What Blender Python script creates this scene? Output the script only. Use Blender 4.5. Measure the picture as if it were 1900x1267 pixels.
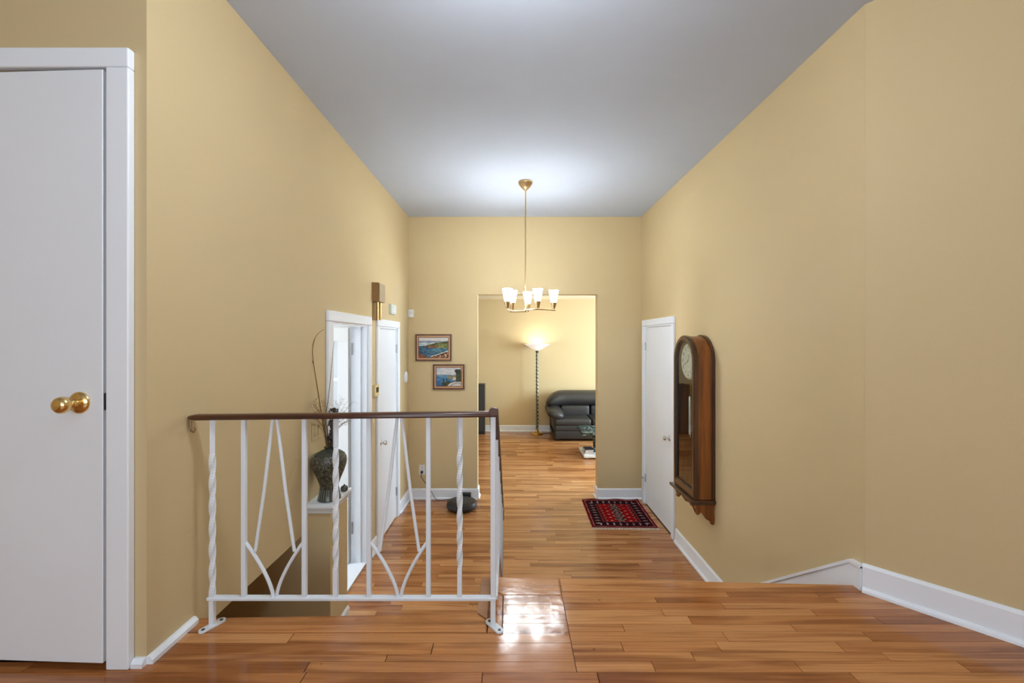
import bpy, bmesh, math, random
from mathutils import Vector, Matrix, noise

for o in list(bpy.data.objects):
    bpy.data.objects.remove(o)
scene = bpy.context.scene
C = scene.collection
PI = math.pi

# ------------------------------------------------------------------ camera, world, light, exposure
# x right, y into the picture, z up. Foyer floor z = 0, upper landing z = UP, eye at EYE.
EYE, UP, CEIL = 1.876, 0.791, 3.326
cam_d = bpy.data.cameras.new('camera')
cam_d.sensor_width = 36.0
cam_d.lens = 15.0
cam_d.shift_y = -0.0018
cam_d.clip_start = 0.02
cam = bpy.data.objects.new('camera', cam_d)
C.objects.link(cam)
cam.location = (0, 0, EYE)
cam.rotation_euler = (PI / 2, 0, 0)
scene.camera = cam

world = bpy.data.worlds.new('world')
scene.world = world
world.use_nodes = True
wbg = world.node_tree.nodes['Background']
wbg.inputs[0].default_value = (0.80, 0.90, 1.0, 1)
wbg.inputs[1].default_value = 1.0

vs = scene.view_settings
vs.view_transform = 'Standard'
vs.look = 'None'
vs.exposure = 1.08
vs.gamma = 1.0
vs.use_curve_mapping = False


def area_light(name, loc, rot, sx, sy, power, color):
    d = bpy.data.lights.new(name, 'AREA')
    d.shape = 'RECTANGLE'
    d.size, d.size_y = sx, sy
    d.energy = power
    d.color = color
    o = bpy.data.objects.new(name, d)
    C.objects.link(o)
    o.location = loc
    o.rotation_euler = rot
    return o


COOL = (0.77, 0.89, 1.0)
# added fill light at a made-up window of the upper hall (behind the viewer), facing +y
area_light('daylight_hall_window', (-0.2, -2.86, 2.0), (PI / 2 + 0.50, 0, 0), 3.0, 1.4, 28, (0.86, 0.92, 1.0))
# added light at a made-up living room window (right end of that room), facing -x
area_light('daylight_living_window', (4.06, 6.45, 1.5), (PI / 2, 0, PI / 2), 2.2, 1.6, 140, (0.66, 0.84, 1.0))
# added area light brightening the small white room behind the left doorway
area_light('small_room_fill', (-2.1, 3.2, 2.40), (0, 0, 0), 0.7, 0.7, 1.5, (0.88, 0.95, 1.0))
# daylight through the small room's window (left end of that room), facing +x
area_light('daylight_small_room', (-2.94, 3.12, 1.35), (PI / 2, 0, -PI / 2), 0.6, 0.9, 9.5, (0.88, 0.95, 1.0))
scene.cycles.diffuse_bounces = 4
scene.cycles.glossy_bounces = 3
scene.cycles.max_bounces = 6
scene.cycles.adaptive_threshold = 0.025

# ------------------------------------------------------------------ materials


def new_mat(name):
    m = bpy.data.materials.new(name)
    m.use_nodes = True
    nt = m.node_tree
    return m, nt, nt.nodes['Principled BSDF']


def srgb(r, g, b):
    f = lambda c: (c / 255 / 12.92) if c / 255 <= 0.04045 else ((c / 255 + 0.055) / 1.055) ** 2.4
    return (f(r), f(g), f(b), 1)


def plain(name, col, rough=0.5, metal=0.0, spec=0.5, coat=0.0, bump=0.0, bscale=60.0, vary=0.0, vscale=3.0):
    m, nt, p = new_mat(name)
    N, L = nt.nodes, nt.links
    p.inputs['Base Color'].default_value = col
    p.inputs['Roughness'].default_value = rough
    p.inputs['Metallic'].default_value = metal
    p.inputs['Specular IOR Level'].default_value = spec
    p.inputs['Coat Weight'].default_value = coat
    p.inputs['Coat Roughness'].default_value = 0.06
    if bump or vary:
        g = N.new('ShaderNodeNewGeometry')
    if bump:
        n = N.new('ShaderNodeTexNoise')
        n.inputs['Scale'].default_value = bscale
        n.inputs['Detail'].default_value = 3
        L.new(g.outputs['Position'], n.inputs['Vector'])
        b = N.new('ShaderNodeBump')
        b.inputs['Strength'].default_value = bump
        b.inputs['Distance'].default_value = 0.004
        L.new(n.outputs['Fac'], b.inputs['Height'])
        L.new(b.outputs[0], p.inputs['Normal'])
    if vary:
        n2 = N.new('ShaderNodeTexNoise')
        n2.inputs['Scale'].default_value = vscale
        n2.inputs['Detail'].default_value = 4
        L.new(g.outputs['Position'], n2.inputs['Vector'])
        mx = N.new('ShaderNodeMixRGB')
        mx.blend_type = 'MULTIPLY'
        mx.inputs[1].default_value = col
        rp = N.new('ShaderNodeValToRGB')
        rp.color_ramp.elements[0].position = 0.3
        rp.color_ramp.elements[0].color = (1 - vary, 1 - vary, 1 - vary, 1)
        rp.color_ramp.elements[1].position = 0.7
        L.new(n2.outputs['Fac'], rp.inputs[0])
        L.new(rp.outputs[0], mx.inputs[2])
        mx.inputs[0].default_value = 1
        L.new(mx.outputs[0], p.inputs['Base Color'])
    return m


def emis(name, col, strength, base=(0.9, 0.9, 0.9, 1), rough=0.4):
    m, nt, p = new_mat(name)
    p.inputs['Base Color'].default_value = base
    p.inputs['Roughness'].default_value = rough
    p.inputs['Emission Color'].default_value = col
    p.inputs['Emission Strength'].default_value = strength
    return m


def wood_floor(name, island=False, rough=0.22, wavy=0.05, tint=(1, 1, 1)):
    m, nt, p = new_mat(name)
    N, L = nt.nodes, nt.links
    geo = N.new('ShaderNodeNewGeometry')
    if island:
        rnd = geo.outputs['Random Per Island']
    else:
        rnd = N.new('ShaderNodeObjectInfo').outputs['Random']
    off = N.new('ShaderNodeVectorMath')
    off.operation = 'MULTIPLY_ADD'
    comb = N.new('ShaderNodeCombineXYZ')
    for k in range(3):
        L.new(rnd, comb.inputs[k])
    L.new(geo.outputs['Position'], off.inputs[0])
    off.inputs[1].default_value = (1.1, 17.0, 17.0)
    sc = N.new('ShaderNodeVectorMath')
    sc.operation = 'SCALE'
    sc.inputs['Scale'].default_value = 57.0
    L.new(comb.outputs[0], sc.inputs[0])
    L.new(sc.outputs[0], off.inputs[2])
    # broad heartwood figure
    n1 = N.new('ShaderNodeTexNoise')
    n1.inputs['Scale'].default_value = 0.9
    n1.inputs['Detail'].default_value = 3
    n1.inputs['Distortion'].default_value = 0.8
    L.new(off.outputs[0], n1.inputs['Vector'])
    # fine grain
    off2 = N.new('ShaderNodeVectorMath')
    off2.operation = 'MULTIPLY'
    off2.inputs[1].default_value = (3.0, 9.0, 9.0)
    L.new(off.outputs[0], off2.inputs[0])
    n2 = N.new('ShaderNodeTexNoise')
    n2.inputs['Scale'].default_value = 1.0
    n2.inputs['Detail'].default_value = 4
    L.new(off2.outputs[0], n2.inputs['Vector'])
    # tone of each board
    rp = N.new('ShaderNodeValToRGB')
    cr = rp.color_ramp
    cr.interpolation = 'LINEAR'
    stops = [(0.0, srgb(164, 108, 63)), (0.18, srgb(183, 127, 79)), (0.42, srgb(198, 143, 94)),
             (0.65, srgb(206, 154, 105)), (0.85, srgb(190, 135, 84)), (1.0, srgb(214, 165, 117))]
    cr.elements[0].position, cr.elements[0].color = stops[0]
    cr.elements[1].position, cr.elements[1].color = stops[-1]
    for s in stops[1:-1]:
        e = cr.elements.new(s[0])
        e.color = s[1]
    L.new(rnd, rp.inputs[0])
    r1 = N.new('ShaderNodeValToRGB')
    r1.color_ramp.elements[0].position = 0.48
    r1.color_ramp.elements[0].color = (1, 1, 1, 1)
    r1.color_ramp.elements[1].position = 0.64
    r1.color_ramp.elements[1].color = (0.50, 0.38, 0.28, 1)
    L.new(n1.outputs['Fac'], r1.inputs[0])
    mx = N.new('ShaderNodeMixRGB')
    mx.blend_type = 'MULTIPLY'
    mx.inputs[0].default_value = 0.85
    L.new(rp.outputs[0], mx.inputs[1])
    L.new(r1.outputs[0], mx.inputs[2])
    r2 = N.new('ShaderNodeValToRGB')
    r2.color_ramp.elements[0].position = 0.25
    r2.color_ramp.elements[0].color = (0.66, 0.58, 0.50, 1)
    r2.color_ramp.elements[1].position = 0.65
    r2.color_ramp.elements[1].color = (1.05, 1.05, 1.05, 1)
    L.new(n2.outputs['Fac'], r2.inputs[0])
    mx2 = N.new('ShaderNodeMixRGB')
    mx2.blend_type = 'MULTIPLY'
    mx2.inputs[0].default_value = 0.8
    L.new(mx.outputs[0], mx2.inputs[1])
    L.new(r2.outputs[0], mx2.inputs[2])
    # small knots
    vo = N.new('ShaderNodeTexVoronoi')
    vo.inputs['Scale'].default_value = 5.5
    L.new(geo.outputs['Position'], vo.inputs['Vector'])
    rk = N.new('ShaderNodeValToRGB')
    rk.color_ramp.elements[0].position = 0.015
    rk.color_ramp.elements[0].color = (0.3, 0.2, 0.14, 1)
    rk.color_ramp.elements[1].position = 0.045
    rk.color_ramp.elements[1].color = (1, 1, 1, 1)
    L.new(vo.outputs['Distance'], rk.inputs[0])
    mx3 = N.new('ShaderNodeMixRGB')
    mx3.blend_type = 'MULTIPLY'
    mx3.inputs[0].default_value = 1
    L.new(mx2.outputs[0], mx3.inputs[1])
    L.new(rk.outputs[0], mx3.inputs[2])
    mx4 = N.new('ShaderNodeMixRGB')
    mx4.blend_type = 'MULTIPLY'
    mx4.inputs[0].default_value = 1
    L.new(mx3.outputs[0], mx4.inputs[1])
    mx4.inputs[2].default_value = (*tint, 1)
    L.new(mx4.outputs[0], p.inputs['Base Color'])
    p.inputs['Roughness'].default_value = rough
    p.inputs['Specular IOR Level'].default_value = 0.5
    # lacquer waviness
    nb = N.new('ShaderNodeTexNoise')
    nb.inputs['Scale'].default_value = 14
    nb.inputs['Detail'].default_value = 2
    L.new(geo.outputs['Position'], nb.inputs['Vector'])
    b = N.new('ShaderNodeBump')
    b.inputs['Strength'].default_value = wavy
    b.inputs['Distance'].default_value = 0.02
    L.new(nb.outputs['Fac'], b.inputs['Height'])
    L.new(b.outputs[0], p.inputs['Normal'])
    return m


def wood_stain(name, c1, c2, axis_scale=(14, 14, 1.2), rough=0.3, coat=0.4):
    m, nt, p = new_mat(name)
    N, L = nt.nodes, nt.links
    tc = N.new('ShaderNodeTexCoord')
    mp = N.new('ShaderNodeMapping')
    mp.inputs['Scale'].default_value = axis_scale
    L.new(tc.outputs['Object'], mp.inputs['Vector'])
    n = N.new('ShaderNodeTexNoise')
    n.inputs['Scale'].default_value = 2.4
    n.inputs['Detail'].default_value = 5
    L.new(mp.outputs[0], n.inputs['Vector'])
    rp = N.new('ShaderNodeValToRGB')
    rp.color_ramp.elements[0].position = 0.3
    rp.color_ramp.elements[0].color = c1
    rp.color_ramp.elements[1].position = 0.7
    rp.color_ramp.elements[1].color = c2
    L.new(n.outputs['Fac'], rp.inputs[0])
    L.new(rp.outputs[0], p.inputs['Base Color'])
    p.inputs['Roughness'].default_value = rough
    p.inputs['Coat Weight'].default_value = coat
    p.inputs['Coat Roughness'].default_value = 0.15
    return m


def attr_mat(name, rough=0.7, spec=0.2, bump=0.0, bscale=400):
    m, nt, p = new_mat(name)
    N, L = nt.nodes, nt.links
    a = N.new('ShaderNodeAttribute')
    a.attribute_name = 'Col'
    L.new(a.outputs['Color'], p.inputs['Base Color'])
    p.inputs['Roughness'].default_value = rough
    p.inputs['Specular IOR Level'].default_value = spec
    if bump:
        g = N.new('ShaderNodeNewGeometry')
        n = N.new('ShaderNodeTexNoise')
        n.inputs['Scale'].default_value = bscale
        L.new(g.outputs['Position'], n.inputs['Vector'])
        b = N.new('ShaderNodeBump')
        b.inputs['Strength'].default_value = bump
        b.inputs['Distance'].default_value = 0.003
        L.new(n.outputs['Fac'], b.inputs['Height'])
        L.new(b.outputs[0], p.inputs['Normal'])
    return m


M = {}
M['wall'] = plain('wall_paint', (0.63, 0.492, 0.278, 1), 0.62, spec=0.25, bump=0.10, bscale=220, vary=0.03, vscale=1.3)
M['ceil'] = plain('ceiling_paint', (0.48, 0.522, 0.595, 1), 0.85, spec=0.15, bump=0.06, bscale=160, vary=0.025, vscale=2)
M['ceil_lamplit'] = plain('living_ceiling_lamp_tint', (0.80, 0.72, 0.55, 1), 0.85, spec=0.15)  # cream tint holds the warm lamplight that falls on this ceiling
M['trim'] = plain('white_trim_paint', (0.85, 0.89, 0.95, 1), 0.38, spec=0.4, bump=0.05, bscale=90)
M['door'] = plain('white_door_paint', (0.85, 0.885, 0.94, 1), 0.42, spec=0.35, bump=0.04, bscale=60, vary=0.03, vscale=2)
M['white'] = plain('small_room_white_paint', (0.86, 0.87, 0.88, 1), 0.6, spec=0.2)
M['rail_white'] = plain('white_iron_paint', (0.76, 0.81, 0.87, 1), 0.4, spec=0.45, bump=0.08, bscale=120)
M['floor'] = wood_floor('strip_floor', rough=0.18, wavy=0.035, tint=(0.98, 0.93, 0.88))
M['floor_up'] = wood_floor('landing_strip_floor', rough=0.14, wavy=0.05, tint=(0.97, 0.83, 0.67))
M['floor_patch'] = wood_floor('lacquered_patch', rough=0.15, wavy=0.075, tint=(0.97, 0.83, 0.67))
M['floor_far'] = wood_floor('strip_floor_far', island=True, rough=0.18, wavy=0.03)
M['subfloor'] = plain('dark_subfloor_wood', (0.06, 0.035, 0.02, 1), 0.8)  # dark base wood showing in the joints between strips
M['nosing'] = wood_floor('nosing_wood', rough=0.25, wavy=0.05, tint=(0.70, 0.60, 0.50))  # tint darkened to stand in for a board that catches no glare
M['rail_wood'] = wood_stain('handrail_wood', srgb(58, 27, 10), srgb(84, 44, 17), (2, 30, 30), 0.36, 0.2)
M['clock_wood'] = wood_stain('clock_walnut', srgb(88, 42, 10), srgb(150, 84, 24), (10, 10, 0.8), 0.3, 0.35)
M['clock_dark'] = wood_stain('clock_dark_walnut', srgb(54, 30, 16), srgb(84, 50, 28), (10, 10, 0.8), 0.26, 0.5)
M['clock_inside'] = plain('clock_inside_dark', (0.045, 0.035, 0.028, 1), 0.6)
M['brass'] = plain('brass', (0.83, 0.58, 0.24, 1), 0.22, metal=1)
M['old_brass'] = plain('satin_brass', (0.62, 0.45, 0.24, 1), 0.33, metal=1)
M['bracket'] = plain('aged_bracket', (0.22, 0.15, 0.07, 1), 0.45, metal=0.7)
M['tube'] = plain('chime_brass', (0.45, 0.30, 0.13, 1), 0.3, metal=1)
M['chrome'] = plain('chrome', (0.75, 0.76, 0.78, 1), 0.15, metal=1)
M['steel_dark'] = plain('dark_steel', (0.10, 0.09, 0.08, 1), 0.4, metal=0.8)
M['hinge'] = plain('painted_hinge', (0.42, 0.43, 0.45, 1), 0.4, metal=0.5)
M['black'] = plain('black_plastic', (0.012, 0.012, 0.013, 1), 0.42)
M['black2'] = plain('charcoal_plastic', (0.035, 0.034, 0.034, 1), 0.5)
M['leather'] = plain('dark_grey_leather', (0.030, 0.028, 0.027, 1), 0.42, spec=0.45, bump=0.5, bscale=24)
M['chime'] = plain('chime_tan_cover', srgb(150, 112, 62), 0.5, vary=0.15, vscale=60)
M['chime_front'] = plain('chime_front_cloth', srgb(178, 160, 132), 0.6, vary=0.15, vscale=90)
M['plastic'] = plain('white_plastic', (0.78, 0.80, 0.82, 1), 0.4)
M['plastic_g'] = plain('greenish_white_plastic', (0.66, 0.72, 0.66, 1), 0.45)
M['cream'] = plain('cream_plastic', srgb(226, 205, 150), 0.45)
M['display'] = plain('dark_display', (0.05, 0.04, 0.03, 1), 0.2)
M['gold_frame'] = wood_stain('brown_picture_frame', srgb(62, 30, 12), srgb(104, 58, 24), (9, 9, 9), 0.35, 0.3)
M['liner'] = plain('tan_frame_liner', srgb(206, 158, 112), 0.5)
M['inner_gilt'] = plain('dark_gilt_edge', srgb(116, 70, 36), 0.4, metal=0.3)
M['paint'] = attr_mat('oil_paint', 0.5, 0.3, 0.25, 300)
M['rug'] = attr_mat('rug_wool', 0.95, 0.05, 0.5, 900)
M['fringe'] = plain('rug_fringe_cotton', srgb(205, 192, 175), 0.9)
M['twig'] = plain('dried_twig', srgb(120, 92, 50), 0.8)
M['straw'] = plain('dried_straw', srgb(196, 168, 112), 0.8)
M['feather'] = plain('dark_dried_plume', srgb(66, 62, 62), 0.7, bump=0.8, bscale=300, vary=0.6, vscale=90)
M['book_w'] = plain('white_paper', (0.75, 0.76, 0.78, 1), 0.6)
M['book_d'] = plain('navy_cover', (0.02, 0.025, 0.05, 1), 0.4)
M['cord'] = plain('black_cord', (0.015, 0.015, 0.015, 1), 0.5)
M['shade'] = emis('frosted_glass_lit', (0.86, 0.94, 1.0, 1), 32.0)
M['globe'] = emis('opal_globe_lit', (0.82, 0.91, 1.0, 1), 38.0)
M['lamp_shade'] = emis('fluted_glass_lit', (1.0, 0.95, 0.88, 1), 0.22, rough=0.25)
M['clock_face'] = plain('clock_face_ivory', srgb(226, 226, 212), 0.5)
M['ink'] = plain('numeral_ink', srgb(70, 66, 58), 0.6)
M['frost'] = plain('frosted_pane', (0.66, 0.68, 0.70, 1), 0.15, spec=0.5)

# clear glass: mostly transparent with a clean reflection
m, nt, p = new_mat('clear_glass')
N, L = nt.nodes, nt.links
gl = N.new('ShaderNodeBsdfGlossy')
gl.inputs['Roughness'].default_value = 0.02
tr = N.new('ShaderNodeBsdfTransparent')
tr.inputs[0].default_value = (0.93, 0.95, 0.94, 1)
fr = N.new('ShaderNodeFresnel')
gg = N.new('ShaderNodeNewGeometry')
mm = N.new('ShaderNodeMath')
mm.operation = 'MULTIPLY_ADD'
L.new(gg.outputs['Backfacing'], mm.inputs[0])
mm.inputs[1].default_value = 1 / 1.5 - 1.5
mm.inputs[2].default_value = 1.5
L.new(mm.outputs[0], fr.inputs[0])
mixs = N.new('ShaderNodeMixShader')
L.new(fr.outputs[0], mixs.inputs[0])
L.new(tr.outputs[0], mixs.inputs[1])
L.new(gl.outputs[0], mixs.inputs[2])
L.new(mixs.outputs[0], N['Material Output'].inputs[0])
M['glass'] = m

# green-black marble
m, nt, p = new_mat('green_marble')
N, L = nt.nodes, nt.links
g = N.new('ShaderNodeNewGeometry')
n = N.new('ShaderNodeTexNoise')
n.inputs['Scale'].default_value = 9
n.inputs['Detail'].default_value = 7
n.inputs['Distortion'].default_value = 2.2
L.new(g.outputs['Position'], n.inputs['Vector'])
rp = N.new('ShaderNodeValToRGB')
rp.color_ramp.elements[0].position = 0.40
rp.color_ramp.elements[0].color = (0.015, 0.022, 0.022, 1)
rp.color_ramp.elements[1].position = 0.72
rp.color_ramp.elements[1].color = (0.42, 0.50, 0.48, 1)
e = rp.color_ramp.elements.new(0.53)
e.color = (0.05, 0.075, 0.07, 1)
L.new(n.outputs['Fac'], rp.inputs[0])
L.new(rp.outputs[0], p.inputs['Base Color'])
p.inputs['Roughness'].default_value = 0.12
M['marble'] = m

# celadon-black carved vase
m, nt, p = new_mat('carved_celadon')
N, L = nt.nodes, nt.links
tc = N.new('ShaderNodeTexCoord')
n = N.new('ShaderNodeTexNoise')
n.inputs['Scale'].default_value = 34
n.inputs['Detail'].default_value = 2.0
n.inputs['Distortion'].default_value = 2.6
L.new(tc.outputs['Object'], n.inputs['Vector'])
rp = N.new('ShaderNodeValToRGB')
cr = rp.color_ramp
cr.elements[0].position = 0.44
cr.elements[0].color = (0.030, 0.032, 0.026, 1)
cr.elements[1].position = 0.60
cr.elements[1].color = (0.045, 0.050, 0.040, 1)
e = cr.elements.new(0.515); e.color = (0.05, 0.045, 0.03, 1)
e = cr.elements.new(0.535); e.color = (0.62, 0.55, 0.38, 1)
e = cr.elements.new(0.555); e.color = (0.05, 0.05, 0.038, 1)
L.new(n.outputs['Fac'], rp.inputs[0])
L.new(rp.outputs[0], p.inputs['Base Color'])
b = N.new('ShaderNodeBump')
b.inputs['Strength'].default_value = 0.6
b.inputs['Distance'].default_value = 0.004
L.new(n.outputs['Fac'], b.inputs['Height'])
L.new(b.outputs[0], p.inputs['Normal'])
p.inputs['Roughness'].default_value = 0.28
M['vase'] = m
M['vase_plain'] = plain('celadon_glaze', (0.060, 0.070, 0.058, 1), 0.22, vary=0.3, vscale=30)
M['vase_line'] = plain('celadon_pale_line', (0.36, 0.37, 0.29, 1), 0.4)

# ------------------------------------------------------------------ mesh helpers


def add_box(bm, x0, x1, y0, y1, z0, z1, bevel=0.0, seg=1):
    vs_ = [bm.verts.new((x, y, z)) for x in (x0, x1) for y in (y0, y1) for z in (z0, z1)]
    idx = [(0, 1, 3, 2), (4, 6, 7, 5), (0, 4, 5, 1), (2, 3, 7, 6), (0, 2, 6, 4), (1, 5, 7, 3)]
    fs = [bm.faces.new([vs_[i] for i in f]) for f in idx]
    if bevel:
        es = list({e for f in fs for e in f.edges})
        bmesh.ops.bevel(bm, geom=es, offset=bevel, segments=seg, profile=0.5, affect='EDGES')


def box_bm(*a, **k):
    bm = bmesh.new()
    add_box(bm, *a, **k)
    return bm


def add_tube(bm, pts, r, n=8, closed_ends=True, square=False, twist=0.0):
    pts = [Vector(p) for p in pts]
    rs = r if isinstance(r, (list, tuple)) else [r] * len(pts)
    rings = []
    up = Vector((0, 0, 1))
    t0 = (pts[1] - pts[0]).normalized()
    if abs(t0.dot(up)) > 0.9:
        up = Vector((0, 1, 0))
    nrm = (up - t0 * up.dot(t0)).normalized()
    for i, p in enumerate(pts):
        if i == 0:
            t = pts[1] - pts[0]
        elif i == len(pts) - 1:
            t = pts[-1] - pts[-2]
        else:
            t = (pts[i + 1] - pts[i]).normalized() + (pts[i] - pts[i - 1]).normalized()
        t.normalize()
        nrm = (nrm - t * nrm.dot(t)).normalized()
        bn = t.cross(nrm)
        a0 = (PI / 4 if square else 0) + twist * i / max(1, len(pts) - 1)
        k = math.sqrt(2) if square else 1
        ring = []
        for j in range(n):
            a = a0 + 2 * PI * j / n
            ring.append(bm.verts.new(p + (nrm * math.cos(a) + bn * math.sin(a)) * rs[i] * k))
        rings.append(ring)
    for a, b in zip(rings, rings[1:]):
        for j in range(n):
            bm.faces.new((a[j], a[(j + 1) % n], b[(j + 1) % n], b[j]))
    if closed_ends:
        bm.faces.new(rings[0][::-1])
        bm.faces.new(rings[-1])


def add_lathe(bm, prof, n=32, center=(0, 0, 0), axis='z', mod=None, caps=True):
    cx, cy, cz = center
    rings = []
    for (r, h) in prof:
        ring = []
        for j in range(n):
            a = 2 * PI * j / n
            rr = r * (mod(a, h) if mod else 1)
            u, v = rr * math.cos(a), rr * math.sin(a)
            if axis == 'z':
                q = (cx + u, cy + v, cz + h)
            elif axis == 'x':
                q = (cx + h, cy + u, cz + v)
            else:
                q = (cx + u, cy + h, cz + v)
            ring.append(bm.verts.new(q))
        rings.append(ring)
    for a, b in zip(rings, rings[1:]):
        for j in range(n):
            bm.faces.new((a[j], a[(j + 1) % n], b[(j + 1) % n], b[j]))
    if caps:
        bm.faces.new(rings[0][::-1])
        bm.faces.new(rings[-1])


def add_prism(bm, poly, a0, a1, axis='x'):
    """extrude a 2-D polygon; axis x: poly=(y,z); axis y: poly=(x,z); axis z: poly=(x,y)"""
    def q(p, a):
        return {'x': (a, p[0], p[1]), 'y': (p[0], a, p[1]), 'z': (p[0], p[1], a)}[axis]
    A = [bm.verts.new(q(p, a0)) for p in poly]
    B = [bm.verts.new(q(p, a1)) for p in poly]
    n = len(poly)
    bm.faces.new(A)
    bm.faces.new(B[::-1])
    for i in range(n):
        bm.faces.new((A[i], B[i], B[(i + 1) % n], A[(i + 1) % n]))


def obj(name, bm, mat, parent=None, smooth=False, loc=None, angle=40):
    bmesh.ops.recalc_face_normals(bm, faces=bm.faces)
    me = bpy.data.meshes.new(name)
    bm.to_mesh(me)
    bm.free()
    if isinstance(mat, str):
        mat = M[mat]
    me.materials.append(mat)
    if smooth:
        me.polygons.foreach_set('use_smooth', [True] * len(me.polygons))
        try:
            me.set_sharp_from_angle(angle=math.radians(angle))
        except Exception:
            pass
    o = bpy.data.objects.new(name, me)
    C.objects.link(o)
    if parent:
        o.parent = parent
    if loc:
        o.location = loc
    return o


def tag(o, label=None, cat=None, group=None, kind=None):
    if label:
        o['label'] = label
    if cat:
        o['category'] = cat
    if group:
        o['group'] = group
    if kind:
        o['kind'] = kind
    return o


def thing(name, label, cat, loc=(0, 0, 0), rotz=0.0, group=None):
    o = bpy.data.objects.new(name, None)
    C.objects.link(o)
    o.empty_display_size = 0.05
    o.location = loc
    o.rotation_euler = (0, 0, rotz)
    return tag(o, label, cat, group)


def struct(name, bm, mat, label=None, parent=None, smooth=False):
    o = obj(name, bm, mat, parent, smooth)
    if not parent:
        tag(o, label, None, None, 'structure')
    return o


def boxes(*bs):
    bm = bmesh.new()
    for b in bs:
        add_box(bm, *b)
    return bm


random.seed(7)
# ------------------------------------------------------------------ structure: measures
XL, XR = -1.221, 1.526          # foyer side walls
YB = 5.035                      # foyer back wall
OX0, OX1, OZ = -0.407, 1.011, 2.41   # opening to the living room
YF = 8.74                       # living room far wall
LC = 2.705                      # living room ceiling
T = 0.13
YD = 1.426                      # wall with the near left door
EDGE_L0, EDGE_L1 = 1.666, 1.694  # landing edge, left part
EDGE_R0, EDGE_R1 = 1.955, 1.890  # landing edge over the stairs
XN = -0.140                     # left side of the stair opening
D1 = (2.870, 3.597, 2.000)      # open doorway in left wall
D2 = (3.890, 4.515, 2.000)      # closet door in left wall
D3 = (4.050, 4.885, 2.032)      # door in right wall
D0 = (-2.090, -1.330, 2.772)    # near left door (x0, x1, top)
AW0, AW1 = (XR, 1.847), (2.46, 0.834)  # slanted wall on the right

# ceilings
struct('ceiling', boxes((-3.2, 2.7, -3.2, YB + 0.02, CEIL, CEIL + 0.1)), 'ceil', 'flat pale grey ceiling over the foyer and landing')
struct('ceiling_living_room', boxes((-2.7, 4.3, YB + T, YF + T, LC, LC + 0.1)), 'ceil_lamplit', 'living room ceiling beyond the opening, coloured with warm lamplight')

# left wall with two door openings and the recess under the landing side
struct('wall_left', boxes(
    (XL - T, XL, YD + T, 2.565, 0.736, CEIL),
    (XL - T, XL, 2.565, D1[0], 0, CEIL),
    (XL - T, XL, D1[0], D1[1], D1[2], CEIL),
    (XL - T, XL, D1[1], D2[0], 0, CEIL),
    (XL - T, XL, D2[0], D2[1], D2[2], CEIL),
    (XL - T, XL, D2[1], YB, 0, CEIL),
    (-2.25, XL - T, YD + T, 2.557, 0.736, 0.80),
    (-2.25, -2.20, 1.60, 2.557, 0, 0.736)), 'wall', 'long warm yellow wall on the left with two doorways')
struct('wall_light_block', boxes((-2.25, XL - T, 2.45, 2.55, 0.8, CEIL), (-2.25, -2.15, YD + T, 2.5, 0.8, CEIL)), 'wall', 'added wall behind the near left door that blocks outside light')  # added to keep outside light from leaking through the door gap
# back wall with the opening
struct('wall_back', boxes(
    (XL - T, OX0, YB, YB + T, 0, CEIL),
    (OX1, XR + T, YB, YB + T, 0, CEIL),
    (OX0, OX1, YB, YB + T, OZ, CEIL),
    (-2.7, XL - T, YB, YB + T, 0, LC),
    (XR + T, 4.3, YB, YB + T, 0, LC)), 'wall', 'yellow end wall of the foyer with a wide opening')
struct('wall_right', boxes(
    (XR, XR + T, 1.848, D3[0], 0, CEIL),
    (XR, XR + T, D3[0], D3[1], D3[2], CEIL),
    (XR, XR + T, D3[1], YB, 0, CEIL),
    (XR + T - 0.02, XR + T, D3[0], D3[1], 0, D3[2])), 'wall', 'warm yellow wall on the right carrying the clock')
bm = bmesh.new()
ax, ay = AW1[0] - AW0[0], AW1[1] - AW0[1]
al = math.hypot(ax, ay)
ax, ay = ax / al, ay / al
anx, any_ = (ay, -ax)             # normal towards the room: (-,-)
add_prism(bm, [AW0, AW1, (AW1[0] - anx * T, AW1[1] - any_ * T), (AW0[0] - anx * T, AW0[1] - any_ * T)], 0, CEIL, 'z')
struct('wall_slanted', bm, 'wall', 'slanted yellow wall at the far right in shade')
struct('wall_near_left', boxes(
    (-3.0, D0[0], YD, YD + T, UP - 0.01, CEIL),
    (D0[1], XL, YD, YD + T, UP - 0.06, CEIL),
    (D0[0], D0[1], YD, YD + T, D0[2], CEIL)), 'wall', 'yellow wall around the near left door')
# walls behind the viewer, with an added hall window for the fill light
struct('wall_hall', boxes(
    (-3.1, -3.0, -3.1, YD + T, UP, CEIL), (2.46, 2.56, -3.1, 0.95, 0, CEIL),
    (-3.1, -1.8, -3.1, -3.0, UP, CEIL), (1.4, 2.56, -3.1, -3.0, UP, CEIL),
    (-1.8, 1.4, -3.1, -3.0, UP, 1.45), (-1.8, 1.4, -3.1, -3.0, 3.05, CEIL)), 'wall', 'yellow walls of the upper hall behind the viewer')
bm = boxes((-1.8, 1.4, -3.06, -3.0, 1.45, 1.52), (-1.8, 1.4, -3.06, -3.0, 2.98, 3.05), (-1.8, -1.73, -3.06, -3.0, 1.52, 2.98),
           (1.33, 1.4, -3.06, -3.0, 1.52, 2.98), (-0.235, -0.165, -3.06, -3.0, 1.52, 2.98))
struct('added_window_hall', bm, 'trim', 'added white window frame behind the viewer for the hall fill light')
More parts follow.
